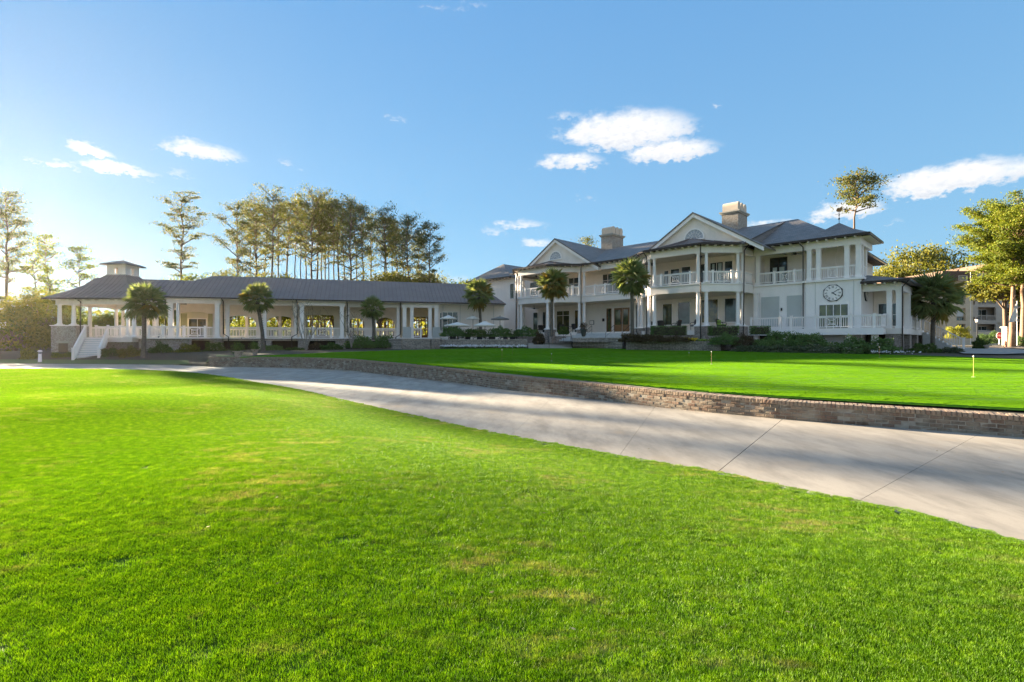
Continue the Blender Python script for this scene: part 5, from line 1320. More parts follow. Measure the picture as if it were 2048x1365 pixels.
for i, (px, ty, Y, k, lb) in enumerate(rows):
    p_ = protos[k]; H = topH(ty, Y, -.9); s = H/24.6
    if k not in used: t = p_; used[k] = 1; t['label'] = lb
    else: t = again(p_, (0,0,0), 0, lb, GP)
    setat(t, px, Y, i*1.3 if k not in (2, 4) else .3*i-.4, -.9); t.scale = (s*.95, s*.95, s)
for i, px in enumerate((498, 528, 556, 600, 612, 650, 660, 690, 742, 786, 806, 838)):
    Y = 98+7*(i % 3); t = again(protos[(4, 2, 1)[i % 3]], (0,0,0), 0, 'slim far pine half hidden among the trunks of the pine row beyond the veranda', 'slim far pines behind the pine row'); H = topH((404, 418, 410, 402, 412, 420, 416, 424, 428, 440, 452, 468)[i], Y, -.9); setat(t, px, Y, i*2.1 if i % 3 == 2 else .5*i, -.9); s = H/24.6; t.scale = (s*.8, s*.8, s)
t = pine(24.5, 31, 'lone tall pine with layered horizontal branches left of the pine row', .38, 3.6, 27, .012, dens=1.6, flat=.15); setat(t, 362, 77, 1.2, -1.0); s = topH(386, 77, -1)/25; t.scale = (s, s, s)
t = pine(24, 32, 'tall sparse pine rising at the far left edge over the small house', .44, 4.0, 27, -.01, dens=1.8, r0=.3); setat(t, 15, 66, 2.0, -1.2); s = topH(388, 66, -1.2)/24.6; t.scale = (s, s, s)
for px, ty, Y, lb, ln in ((62, 500, 80, 'thin leaning pine left of the gazebo, nearest to the tall edge pine', -.12), (84, 470, 84, 'thin sunlit pine with high tufts between the two leaning pines and the gazebo', -.08), (158, 494, 74, 'slight young pine with horizontal tufts just behind the gazebo roof', 0)):
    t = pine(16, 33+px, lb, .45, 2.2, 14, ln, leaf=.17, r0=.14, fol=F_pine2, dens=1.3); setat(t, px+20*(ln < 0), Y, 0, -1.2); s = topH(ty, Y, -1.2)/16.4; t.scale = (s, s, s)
t = pine(20, 51, 'pine with round top rising behind the clock tower roof', .80, 3.9, 17, 0, bark=B_pine, dens=1.7); setat(t, 1711, 78, 0, -.7); s = topH(353, 78, -.7)/20.5; t.scale = (s, s, s)
t = pine(20, 52, 'top of a far pine showing above the clubhouse roof left of the left chimney', .75, 2.6, 12, 0); setat(t, 1176, 104, 0, -.7); s = topH(474, 104, -.7)/20.5; t.scale = (s, s, s)
# big sunlit pines at the right
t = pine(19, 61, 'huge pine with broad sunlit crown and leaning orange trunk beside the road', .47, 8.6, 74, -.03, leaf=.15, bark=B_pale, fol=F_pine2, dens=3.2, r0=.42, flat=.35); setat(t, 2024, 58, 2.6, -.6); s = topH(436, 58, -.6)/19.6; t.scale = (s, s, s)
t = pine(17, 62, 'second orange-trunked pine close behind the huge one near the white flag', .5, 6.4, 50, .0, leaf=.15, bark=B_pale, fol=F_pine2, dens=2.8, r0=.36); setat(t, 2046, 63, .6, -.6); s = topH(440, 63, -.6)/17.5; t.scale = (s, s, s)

def broad(label, H, Rx, seed, fol=None, n=80, leaf=.13, trunk=True, name='oak_tree', cat='tree', per=190, base=.35, group=None):
    rg_ = random.Random(seed); ng_ = np.random.default_rng(seed); t = thing(name, label, cat, group=group); m = MB(); cs = []
    cz = H*(base+(1-base)*.45); rz_ = H*(1-base)*.5
    m.tube([(0,0,-.3), (.1,0,H*.2), (0,.1,H*base), (0,0,H*.7)], [H*.035, H*.028, H*.022, .05], 7)
    for i in range(n):
        a = rg_.uniform(0, 6.28); q = rg_.uniform(-.75, 1); rad = math.sqrt(max(0, 1-q*q))*rg_.uniform(.55, 1.0)
        c = Vector((Rx*rad*math.cos(a), Rx*rad*math.sin(a), cz+rz_*q*rg_.uniform(.75, 1.05)))
        if i % 3 == 0: m.tube([(0, 0, H*base*rg_.uniform(.7, 1.3)), (c.x*.5, c.y*.5, cz*.9+c.z*.1), tuple(c)], [H*.012, H*.008, .015], 4, cap=False)
        w = rg_.uniform(.35, .75)*Rx*.26; k = int(per*rg_.uniform(.6, 1.2)); cs.append(np.array(c)+ng_.normal(size=(k, 3))*np.array([w, w, w*.55]))
    m.build('trunk', B_pine, t, smooth=True); mesh_obj(fastmesh('crown', leaves(np.concatenate(cs), leaf, ng_, .5), 4, fol or F_oak), 'crown', t); return t
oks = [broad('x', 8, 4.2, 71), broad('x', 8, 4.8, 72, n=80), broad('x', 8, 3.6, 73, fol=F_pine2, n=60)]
us = {}
for i, (px, ty, Y, k, lb) in enumerate([(388, 538, 72, 2, 'golden bushy tree above the low roof beside the lone tall pine'), (455, 545, 74, 0, 'low rounded tree showing over the veranda roof under the spreading pine'), (560, 548, 74, 1, 'low yellowish treetop over the veranda roof below the tallest slender pine'),
        (760, 546, 76, 0, 'rounded oak crown over the veranda roof beneath the thick-trunked pine'), (800, 543, 80, 1, 'broad oak crown over the roof beneath the round-headed pine'), (868, 548, 82, 0, 'oak crown over the roof below the forking pine'),
        (915, 555, 84, 2, 'sunlit oak crown left of the clubhouse, over the end of the veranda roof'), (950, 560, 88, 1, 'small far oak crown touching the clubhouse left wing'), (668, 555, 80, 2, 'low sparse treetop over the roof behind the middle pine clump'),
        (1848, 492, 110, 1, 'rounded sunlit oak behind the right-hand porch in front of the beige building'), (1795, 538, 108, 0, 'lower oak just behind the right end of the clubhouse'), (1915, 520, 112, 2, 'oak crown over the beige building between the rounded oak and the huge pine')]):
    if k not in us: t = oks[k]; us[k] = 1; t['label'] = lb
    else: t = again(oks[k], (0,0,0), 0, lb)
    H = topH(ty, Y, -.9); s = H/8.3; setat(t, px, Y, i*1.7, -.9); t.scale = (s*(.85 if ty > 520 else .8), s*.85, s)
for px, ty, Y, Rx, lb, sd, fl in ((30, 610, 52, 3.6, 'large dark bush at the far left edge below the tall pine', 81, F_oak), (75, 575, 56, 3.8, 'dense tall evergreen bush left of the gazebo', 82, F_oak), (112, 588, 66, 4, 'sunlit leafy tree directly behind the gazebo pier', 83, F_pine2), (200, 628, 64, 3.5, 'low sunlit bush seen through the gazebo', 84, F_pine2), (255, 622, 66, 4., 'yellow-green bush seen through the gazebo right side', 85, F_pine2), (318, 600, 68, 3.5, 'leafy tree filling the gap between gazebo and veranda', 86, F_oak),
        (480, 640, 78, 5, 'bush seen through the first veranda arch', 87, F_pine2), (560, 632, 80, 5, 'bush seen through the second veranda arch', 88, F_pine2)):
    H = topH(ty, Y, -1.6); t = broad(lb, H, Rx, sd, fol=fl, n=46, leaf=.16, name='bushy_tree', base=.12, per=120); setat(t, px, Y, sd, -1.7)
t = broad('grey-green live oak mass in front of the upper floors of the beige building', 10, 3.6, 95, fol=F_oak, n=50, base=.66, leaf=.2); setat(t, 2010, 68, 0, -.6); t.scale = (1, 1, topH(548, 68, -.6)/10.3)
# far woods all round the view
ng_ = np.random.default_rng(9); cs = []
for i in range(900):
    a = -1.35+2.7*i/900+ng_.uniform(-.01, .01); d = ng_.uniform(125, 175); h = ng_.uniform(4, 10)*(1 if abs(a) < .9 else .7); k = 34
    cs.append(np.array([math.sin(a)*d, math.cos(a)*d, -1.5+h*.5])+ng_.normal(size=(k, 3))*np.array([1.8, 1.8, h*.27]))
me = fastmesh('far_woods', leaves(np.concatenate(cs), .75, ng_, .6), 4, F_oak); o = bpy.data.objects.new('far_woods', me); COL.objects.link(o); tag(o, 'distant belt of dark woods along the horizon', 'woods', kind='stuff')

# ------------------------------------------------------------------ palms
def frond_mesh(seed, mat, L=1.0, droop=.5):
    """fan leaf on a stalk along +x: stalk .55 L then a costa with narrow segments"""
    r = random.Random(seed); m = MB(); st = .55*L
    def pt(s): return Vector((s, 0, -droop*.35*s*s/L))
    m.tube([pt(0), pt(st*.5), pt(st)], [.018, .014, .012], 4, cap=False); base = pt(st); n = 22
    for i in range(n):
        a = -1.75+3.5*i/(n-1); l = L*.62*(1-.22*abs(a)/1.75)*r.uniform(.88, 1.08); w = .023*L
        d = Vector((math.cos(a), math.sin(a), .05-.12*abs(math.sin(a)))); s = Vector((-math.sin(a), math.cos(a), 0))
        mid = base+d*l*.55+Vector((0,0,-.06*droop)); tip = base+d*l+Vector((0,0,-(.16+.32*r.random())*droop*L))
        m.add([base, mid-s*w+Vector((0,0,.012)), tip, mid+s*w+Vector((0,0,.012))], [(0,1,2),(0,2,3)])
    return m.mesh('frond', mat)
FM = [frond_mesh(k, F_palm) for k in range(5)]; FD = [frond_mesh(20+k, F_palmdry, droop=.9) for k in range(2)]
def palm(px, Y, headpx, heady, rpx, basey, label, seed, n=52, dry=.1, dz=0):
    rg_ = random.Random(seed); x, y = at(px, Y); z0 = (682-basey)/1000*Y-.15; t = thing('palm_tree', label, 'palm tree', (x, y, z0), 0, 'cabbage palms in front of the buildings')
    hx = (headpx-px)/1000*Y; hz = (682-heady)/1000*Y-z0; Rm = rpx/1000*Y; m = MB()
    pts = [(0,0,-.2), (hx*.2, .05, hz*.35), (hx*.6, -.03, hz*.7), (hx, 0, hz-.05)]; m.tube(pts, [.2, .155, .15, .19], 9); 
    for i in range(int(hz*5)):
        q = (i+.5)/int(hz*5); m.lathe([(.155, -.012), (.175, .0), (.155, .012)], (hx*q*q*.9, 0, hz*q), 8, cap=False)
    m.build('trunk', B_palm, t)
    for i in range(n):
        el = math.radians(-62+150*((i+.5)/n)**.85); az = i*2.39996+rg_.uniform(-.2, .2)
        d = rg_.random() < dry+(.35*dry*3 if el < -.5 else 0)
        o = bpy.data.objects.new('frond', rg_.choice(FD if d else FM)); COL.objects.link(o); o.parent = t
        s = Rm*rg_.uniform(.82, 1.05); o.location = (hx, 0, hz+rg_.uniform(-.1, .1)); o.scale = (s, s, s)
        o.rotation_euler = (rg_.uniform(-.5, .5), -el, az)
    return t
palm(287, 40, 290, 606, 40, 707, 'shaggy palm standing in front of the gazebo deck railing', 1, 46)
palm(527, 45, 514, 597, 33, 700, 'palm leaning slightly left in front of the veranda between the two arches', 2, 40)
palm(748, 50, 745, 617, 25, 672, 'short thin-topped palm in front of the right half of the veranda', 3, 34)
palm(961, 55, 958, 590, 31, 655, 'palm behind the patio parasols against the plain white wall', 4, 46)
palm(1103, 50, 1105, 570, 32, 666, 'golden-green palm in front of the left gabled bay', 5, 56, .3)
palm(1265, 44.5, 1263, 556, 38, 684, 'full palm by the entrance steps left of the right-hand gabled bay', 6, 58, .12)
palm(1866, 43, 1867, 596, 49, 698, 'dark palm by the side stairs at the right end of the clubhouse', 7, 60, .03)

# ------------------------------------------------------------------ shrubs and hedges
def blob(rx, ry, rz, n, leaf, seed, fol, box=False):
    g_ = np.random.default_rng(seed)
    if box:
        p = g_.uniform(-1, 1, (n, 3)); ax = g_.integers(0, 3, n); sg = g_.choice([-1, 1], n); k = np.arange(n)
        p[k, ax] = sg*g_.uniform(.90, 1.0, n); p[:, 2] = np.maximum(p[:, 2], -1); c = p*np.array([rx, ry, rz])+np.array([0, 0, rz])
    else:
        d = g_.normal(size=(n, 3)); d /= np.linalg.norm(d, axis=1, keepdims=True); d[:, 2] = np.abs(d[:, 2])
        lump = 1+.22*np.sin(d[:, 0]*7+seed)*np.cos(d[:, 1]*6)+.12*np.sin(d[:, 2]*11+seed)
        c = d*(lump*g_.uniform(.55, 1.0, n)**.6)[:, None]*np.array([rx, ry, rz])
    return fastmesh('foliage', leaves(c, leaf, g_, .5), 4, fol)
def shrub(label, px, Y, w, h, fol, seed, basey=None, name='shrub', leaf=.07, n=None, depth=None, group=None):
    x, y = at(px, Y); z = gz(x, y) if basey is None else (682-basey)/1000*Y-.03
    t = thing(name, label, 'shrub' if name == 'shrub' else name.replace('_', ' '), (x, y, z), 0, group); rx = w/2000*Y; hh = h*(.85 if h > 24 else 1)/1000*Y
    mesh_obj(blob(rx, depth or rx*.7, hh, n or int(900+900*rx*hh*2), leaf, seed, fol), 'foliage', t)
    m = MB()
    for k in range(6): a = k*1.05; m.tube([(0,0,-.05), (.3*rx*math.cos(a), .2*rx*math.sin(a), hh*.4), (.6*rx*math.cos(a), .4*rx*math.sin(a), hh*.75)], [.02, .015, .008], 4, cap=False)
    m.build('stems', B_twig, t); return t
SHR = [ # px, Y, width px, height px, foliage, base y, label
 (128, 42.5, 62, 20, F_oak, 726, 'low clipped shrub left of the gazebo stairs, under the brick pier'), (60, 42, 40, 24, F_oak, 722, 'low shrub at the foot of the white bollard light'),
 (225, 42.5, 46, 22, F_shrub, 716, 'small shrub right of the gazebo stairs'), (262, 42, 50, 26, F_oak, 715, 'tawny shrub beneath the gazebo deck left of the palm trunk'), (322, 44, 46, 30, F_shrub, 712, 'rounded shrub between palm trunk and first veranda pier'),
 (378, 44.5, 60, 26, F_oak, 712, 'broad olive shrub below the first veranda bay'), (430, 46, 52, 28, F_shrub, 710, 'broad green shrub in front of the second brick pier'), (545, 46.5, 46, 12, F_dark, 702, 'low dark shrub right of the leaning palm'),
 (590, 46, 40, 10, F_shrub, 704, 'low shrub with small white flowers below the veranda'), (632, 47.5, 34, 16, F_red, 701, 'small reddish shrub beside the first bare crepe myrtle'), (665, 47.5, 50, 14, F_shrub, 700, 'spiky green clump below the middle veranda bay'),
 (722, 48.5, 60, 22, F_dark, 695, 'dark hedge-like shrub below the right half of the veranda, by the second crepe myrtle'), (768, 48.2, 54, 22, F_dark, 694, 'dark shrub between the short palm and the brick terrace wall'),
 (905, 48.8, 50, 18, F_dark, 672, 'green shrub in front of the left patio parasol'), (950, 48.8, 56, 17, F_shrub, 673, 'bronze-green shrub between the two front parasols'), (1000, 49, 48, 20, F_dark, 673, 'dark shrub right of the front parasols'),
 (1052, 50.5, 50, 18, F_dark, 672, 'dark shrub at the left bay corner columns'), (1078, 47, 26, 24, F_red, 690, 'loose twiggy shrub hanging over the terrace steps'), (1127, 49.0, 22, 14, F_shrub, 668, 'small conical shrub by the entrance steps'),
 (1262, 41.5, 50, 16, F_red, 683, 'dark reddish shrub mass at the left end of the flower wall'), (1300, 41.4, 60, 15, F_red, 683, 'dark reddish shrub next to the first, under the boxwood hedge'), (1350, 41, 60, 12, F_red, 683, 'third reddish shrub of the raised bed, behind the yellow flowers'),
 (1453, 40.3, 64, 20, F_dark, 688, 'fresh green shrub at the right end of the flower wall'), (1490, 40, 56, 22, F_red, 694, 'brownish shrub just past the end of the flower wall'), (1560, 38.6, 90, 34, F_dark, 694, 'large dark green shrub below the blank shutter panels'),
 (1618, 38.2, 78, 32, F_dark, 695, 'large dark green shrub below the left part of the clock tower'), (1500, 38.6, 70, 12, F_grey, 702, 'grey-green low planting at the left of the long bed'), (1560, 37.6, 90, 16, F_grey, 704, 'grey-green low planting in the middle of the long bed'), (1630, 36.8, 90, 16, F_grey, 705, 'grey-green low planting before the clock tower'),
 (1706, 37, 76, 34, F_dark, 705, 'large glossy shrub under the deck below the clock'), (1762, 36.6, 70, 34, F_dark, 707, 'large glossy shrub at the right corner of the deck'), (1850, 39, 60, 16, F_shrub, 704, 'low shrub at the foot of the dark palm'), (1905, 38, 44, 16, F_grey, 710, 'low grey-green shrub at the foot of the side stairs'),
 (1915, 62, 46, 30, F_yel, 676, 'bright yellow-green sunlit shrub behind the side stairs'), (1988, 66, 56, 26, F_dark, 686, 'flowering shrub with pale blooms behind the stop sign'), (1957, 46, 22, 20, F_shrub, 696, 'small shrub in front of the street lamp'), (2042, 62, 40, 16, F_dark, 690, 'low green shrub beside the orange pine trunks')]
for i, (px, Y, w, h, fl, by, lb) in enumerate(SHR): shrub(lb, px, Y, w, h, fl, 200+i, by)
def hedge(label, px0, px1, Y, y0, y1):
    x0, x1 = at(px0, Y)[0], at(px1, Y)[0]; zb = (682-y1)/1000*Y; hh = (y1-y0)/1000*Y; L = math.hypot(x1-x0, .0); t = thing('boxwood_hedge', label, 'hedge', ((x0+x1)/2, Y, zb), 0, 'clipped boxwood blocks before the porch')
    mesh_obj(blob(L/2, .45, hh/2, int(3800*L/3), .045, 300+int(px0), F_dark, True), 'foliage', t); m = MB(); m.box(-L/2+.1, L/2-.1, -.35, .35, 0, hh-.1); m.build('twig_core', M_dark, t)
hedge('clipped boxwood block in front of the left part of the right-hand bay', 1303, 1371, 42.6, 652, 670); hedge('clipped boxwood block in front of the green-cushioned chair', 1419, 1474, 41.2, 652, 671); hedge('small clipped boxwood block at the left end of the deck railing', 1503, 1536, 40.5, 652, 669)
# bare crepe myrtles
for px, Y, by, H, lb, sd in ((612, 46.5, 703, 5.2, 'bare multi-stemmed crepe myrtle with reddish seed heads before the second veranda bay', 5), (703, 47.5, 693, 3.6, 'smaller bare crepe myrtle in front of the right half of the veranda', 6)):
    rg_ = random.Random(sd); x, y = at(px, Y); t = thing('crepe_myrtle', lb, 'tree', (x, y, (682-by)/1000*Y)); m = MB(); tips = []
    for k in range(6):
        a = k*1.05+rg_.uniform(-.3, .3); p = Vector((0, 0, -.1)); d = Vector((math.cos(a)*.25, math.sin(a)*.25, 1)).normalized(); pts = [p.copy()]
        for s in range(5): p = p+d*H*.16; d = (d+Vector((rg_.uniform(-.15, .15)+.05*math.cos(a), rg_.uniform(-.15, .15), 0))).normalized(); pts.append(p.copy())
        m.tube(pts, [.055, .045, .038, .03, .022, .014], 5)
        for b_ in range(9):
            q = rg_.choice(pts[2:]); e = q+Vector((rg_.uniform(-.7, .7), rg_.uniform(-.7, .7), rg_.uniform(.4, 1.1)))*(H/4.5); m.tube([q, q.lerp(e, .5)+Vector((.03, .02, .05)), e], [.014, .010, .006], 3, cap=False); tips.append(e)
    m.build('trunk', B_twig, t); g_ = np.random.default_rng(sd); c = np.concatenate([np.array(e)+g_.normal(size=(7, 3))*.07 for e in tips]); mesh_obj(fastmesh('seed_heads', leaves(c, .035, g_), 4, F_red), 'seed_heads', t)
# ================================================================== terrace walls and steps in front of the clubhouse
def pl(px, y, Y=None, z=None):
    if Y is None: Y = z*1000/(682-y)
    return ((px-1024)/1000*Y, Y, (682-y)/1000*Y)
M_brickdark = brickmat('brown_wall_brick', (.13,.10,.08), (.34,.28,.23), (.40,.36,.31), .62, .25)
def lowwall(label, P, zt, th=.38, mat=None, zb=-1.1, cap=True):
    cx_ = sum(p[0] for p in P)/len(P); cy_ = sum(p[1] for p in P)/len(P)
    t = thing('garden_wall', label, 'garden wall', (cx_, cy_, zb), 0); ORG[t.name] = (cx_, cy_, zb); m = MB(); k = MB()
    for a, b in zip(P, P[1:]): m.beam(a, b, th, zb, zt-.08, 0, .02); k.beam(a, b, th+.08, zt-.08, zt, 0, .04)
    m.build('brickwork', mat or M_brickdark, t); k.build('coping', M_brickwall, t); return t
lowwall('curved brown brick planter wall at the left end of the terrace', [(-11.9, 48.2), (-10.2, 46.8), (-7.6, 46.6), (-6.9, 47.4)], .22)
lowwall('low rough stone terrace wall behind the white flower border', [(-6.8, 47.6), (-4.5, 46.9), (-1.2, 46.8), (1.4, 46.9)], .16)
lowwall('brick terrace wall right of the terrace steps below the entrance', [(5.7, 46.6), (8.0, 45.6), (9.8, 44.2)], .30)
lowwall('long brick flower wall in front of the right-hand bay', [(9.8, 42.8), (13.4, 41.6), (17.0, 40.9)], -.03)
# terrace paving and raised bed soil
strip('terrace', [(-6.9,47.8),(1.4,47.1),(9.6,44.6),(12,46.5),(4.5,58),(-2,58),(-6.5,56)], .22, M_sidewalk)
m = MB(); m.add([(9.9,42.9,-.12),(13.4,41.7,-.12),(17.,41.,-.12),(21,43.5,-.12),(16,45.5,-.12),(13,47.5,-.12),(10,45,-.12)], [tuple(range(7))]); m.build('planting_bed', M_mulch, kind='structure')
m = MB(); m.add([(1.5,47.0,-.1),(9.8,44.3,-.1),(12.5,47.3,-.1),(7.5,53,-.1),(3,53,-.1)], [tuple(range(5))]); m.build('entrance_landing', M_sidewalk, kind='structure')
ts = thing('terrace_steps', 'broad pale steps with iron rail leading up from the green to the terrace', 'steps', (3.6, 46.8, -.9), 0, org=(3.6, 46.8, -.9))
for i in range(4): MB().box(1.5, 5.5, 45.75+.36*i, 48.2, -.95+.02*i, -.60+.135*i).build('tread', M_sidewalk, ts)
def ironrail(label, pts, h=.9):
    t = thing('handrail', label, 'handrail', pts[0], 0, 'black iron handrails'); ORG[t.name] = tuple(pts[0]); m = MB(); m.tube([(x, y, z+h) for x, y, z in pts], .022, 6); m.tube([(x, y, z+h*.55) for x, y, z in pts], .014, 6); m.build('rail', M_iron, t)
    for x, y, z in pts: MB().tube([(x, y, z), (x, y, z+h)], .02, 6).build('post', M_iron, t)
ironrail('black iron rail at the right side of the terrace steps', [(5.55, 45.8, -.8), (5.55, 46.6, -.4), (5.55, 47.3, -.15)]); ironrail('black iron rail in the middle of the terrace steps', [(3.4, 45.8, -.75), (3.4, 46.9, -.35), (3.4, 47.4, -.1)])
for k, u in enumerate((-35.6, -32.9, -30.0, -28.0)):
    p = [W(u, 43.8), W(u, 45.4)]; ironrail(['leftmost black iron rail on the entrance steps', 'second black iron rail on the entrance steps beside the urn', 'third black iron rail on the entrance steps before the wooden doors', 'black iron rail on the entrance steps next to the full palm'][k], [(p[0][0], p[0][1], -.05), (p[1][0], p[1][1], .8)])
# flowers
def flowers(label, P, cols, n, h, seed, name='flower_bed', sp=.25, petal=.05):
    g_ = np.random.default_rng(seed); cs = []; cg = []
    for a, b in zip(P, P[1:]):
        L = math.hypot(b[0]-a[0], b[1]-a[1])
        for i in range(int(n*L)):
            q = g_.random(); x, y = a[0]+(b[0]-a[0])*q+g_.normal()*sp*.5, a[1]+(b[1]-a[1])*q+g_.normal()*sp
            hh = h*g_.uniform(.6, 1); cs.append(np.array([x, y, a[2]+hh])+g_.normal(size=(5, 3))*.035); cg.append(np.array([x, y, a[2]+hh*.45])+g_.normal(size=(6, 3))*np.array([.06, .06, .05]))
    c = P[0]; t = bpy.data.objects.new(name, None); COL.objects.link(t); tag(t, label, 'flowers'); 
    mesh_obj(fastmesh('blossoms', leaves(np.concatenate(cs), petal, g_, .9), 4, cols), 'blossoms', t)['kind'] = 'stuff'; mesh_obj(fastmesh('leaves', leaves(np.concatenate(cg), .06, g_), 4, F_shrub), 'leaves', t)['kind'] = 'stuff'
P_white = plain('white_petals', (.8, .78, .8), .6, .1, 5); P_yel = plain('yellow_petals', (.75, .52, .02), .6, .1, 5); P_lime = plain('lime_leaves', (.35, .45, .08), .6, .2, 5)
flowers('border of small white flowers along the green below the stone terrace wall', [(-6.6, 46.6, -.68), (-4.5, 46.2, -.68), (-1.2, 46.1, -.68), (1.2, 46.2, -.68)], P_white, 34, .28, 1, petal=.06)
flowers('bright yellow flowers in the raised bed before the right-hand bay', [(14.0, 41.8, -.12), (15.2, 41.5, -.12)], P_yel, 60, .34, 2, petal=.07)
flowers('lime-green foliage plants along the top of the flower wall', [(12.4, 42.2, -.12), (13.9, 41.8, -.12)], P_lime, 50, .26, 3); flowers('lime-green tufts at the right end of the flower wall', [(15.3, 41.5, -.12), (17.0, 41.1, -.12)], P_lime, 40, .24, 4)
flowers('scattered white flowers under the large glossy shrubs by the deck', [(25.5, 35.6, -.9), (28.2, 35.0, -.9)], P_white, 12, .16, 5)

# ------------------------------------------------------------------ parasols and patio furniture
M_canvas = plain('white_canvas', (.74, .68, .60), .8, .06, 2); M_greycanvas = plain('grey_canvas', (.22, .22, .20), .8, .1, 2); M_pole = plain('parasol_pole', (.25, .16, .09), .5, .1, 4)
def parasol(label, px, Y, ytop, yedge, rpx, mat, zf=-.45):
    x, y = at(px, Y); zt = (682-ytop)/1000*Y-zf; ze = (682-yedge)/1000*Y-zf; r = rpx/1000*Y; t = thing('parasol', label, 'parasol', (x, y, zf), .3, 'parasols on the patio')
    MB().tube([(0,0,0), (0,0,zt+.08)], .03, 8).build('pole', M_pole, t); MB().lathe([(.28, 0), (.28, .06), (.06, .1)], n=12).build('base', M_iron, t)
    m = MB(); n = 8; k = 4
    for i in range(n):
        a0, a1 = 2*math.pi*i/n, 2*math.pi*(i+1)/n; rows_ = []
        for j in range(k+1):
            q = j/k; zz = zt-(zt-ze)*q**.9; rr2 = r*q; row = []
            for s in range(4):
                a = a0+(a1-a0)*s/3; sag = 1-.05*math.sin(math.pi*s/3)*q; row.append((rr2*sag*math.cos(a), rr2*sag*math.sin(a), zz-.03*math.sin(math.pi*s/3)*q))
            rows_.append(row)
        for j in range(k):
            for s in range(3): m.add([rows_[j][s], rows_[j][s+1], rows_[j+1][s+1], rows_[j+1][s]], [(0,3,2,1)])
        m.add([rows_[k][0], rows_[k][3], (rows_[k][3][0], rows_[k][3][1], ze-.12), (rows_[k][0][0], rows_[k][0][1], ze-.12)], [(0,3,2,1)])
    m.build('canopy', mat, t)
    for i in range(n): a = 2*math.pi*i/n; MB().tube([(0,0,zt-.45), (r*.55*math.cos(a), r*.55*math.sin(a), zt-(zt-ze)*.55-.03)], .009, 4).build('rib', M_pole, t)
parasol('front left white parasol on the patio', 915, 50.3, 644, 650.5, 27, M_canvas); parasol('front right white parasol on the patio, in front of the dark grey one', 970, 50.3, 641.5, 650.5, 23, M_canvas)
parasol('far white parasol in front of the veranda window', 897, 54.5, 630, 636.5, 17, M_canvas); parasol('pale far parasol against the white wall between the palm and the window', 946, 55, 631, 637, 14, M_canvas); parasol('dark grey parasol nearest the clubhouse', 1000, 54, 632, 637.5, 19, M_greycanvas)
M_wicker = plain('dark_wicker', (.055, .045, .04), .8, .2, 20, bumps=.5); M_cush = plain('lime_cushion', (.30, .42, .08), .85, .1, 4); M_cushg = plain('grey_cushion', (.30, .27, .25), .85, .1, 4)
def chair_proto(label, cush, name='patio_chair'):
    t = thing(name, label, 'chair', group='dark patio chairs')
    m = MB(); m.box(-.3, .3, -.3, .28, .34, .42); m.build('seat', M_wicker, t)
    b_ = MB(); P = [(-.30, .42), (.30, .42), (.33, .95), (.18, 1.0), (-.18, 1.0), (-.33, .95)]; b_.prism(P, .26, .31); b_.v = [(x, z+(y-.42)*.2, y) for x, y, z in b_.v]; b_.build('backrest', M_wicker, t)
    for s in (-1, 1): MB().tube([(s*.31, .26, .7), (s*.33, -.1, .68), (s*.32, -.3, .6), (s*.3, -.3, .42)], .03, 6).build('armrest', M_wicker, t)
    for x in (-.27, .27):
        for y in (-.26, .25): MB().tube([(x, y, 0), (x, y, .36)], .022, 5).build('leg', M_wicker, t)
    if cush: MB().box(-.27, .27, -.28, .22, .42, .50).build('seat_cushion', cush, t); q = MB(); q.box(-.25, .25, .16, .26, .5, .88); q.build('back_cushion', cush, t)
    return t
ch = chair_proto('x', None); x, y = W(-36.9, 46.9); n_used = 0
CH = [((-37.6, 46.0), 1.0, 'dark chair at the left of the table on the left bay lower porch'), ((-35.9, 46.4), 1.0, 'dark chair at the right of the table on the left bay lower porch'), ((-40.4, 45.3), 1.0, 'dark chair behind the corner columns of the left bay'), ((-41.4, 46.6), 1.0, 'second dark chair further in on the left bay porch'), ((-26.3, 46.6), 1.0, 'dark chair on the porch right of the full palm')]
for k, ((u, v), z, lb) in enumerate(CH):
    t = ch if k == 0 else again(ch, (0,0,0), 0, lb); t['label'] = lb; x, y = W(u, v); t.location = (x, y, z); t.rotation_euler = (0, 0, 2.2*k)
ch2 = chair_proto('dark wicker armchair with grey cushions left of the brick corner pier of the right-hand bay', M_cushg); x, y = W(-24.2, 44.9); ch2.location = (x, y, 1.0); ch2.rotation_euler = (0, 0, 2.6)
t = again(ch2, (0,0,0), 0, 'dark wicker armchair with grey cushions in the middle of the right-hand bay porch'); x, y = W(-22.6, 44.7); t.location = (x, y, 1.0); t.rotation_euler = (0, 0, -2.4)
t = again(ch2, (0,0,0), 0, 'dark wicker armchair partly behind the twin corner columns of the right-hand bay'); x, y = W(-20.6, 44.4); t.location = (x, y, 1.0); t.rotation_euler = (0, 0, -2.8)
lc = chair_proto('dark wicker armchair with a lime green cushion on the right-hand bay porch', M_cush); x, y = W(-18.6, 45.4); lc.location = (x, y, 1.02); lc.rotation_euler = (0, 0, -2.9+3.6)
k_ = 0
for px, Y in ((905, 51), (922, 51.5), (932, 50.8), (955, 51), (968, 51.6), (984, 51), (1004, 52.5), (1015, 53), (1028, 52.5)):
    lb = ['under the front left parasol, left side', 'under the front left parasol, beside its pole', 'between the two front parasols', 'left side under the front right parasol', 'behind the pole of the front right parasol', 'right side under the front right parasol', 'left side under the dark grey parasol', 'right side under the dark grey parasol', 'nearest the clubhouse columns'][k_]
    t = again(ch, (0,0,0), 0, 'dark patio chair '+lb); x, y = at(px, Y); t.location = (x, y, -.42); t.rotation_euler = (0, 0, k_*1.9); t.scale = (1, 1, 1.15); k_ += 1
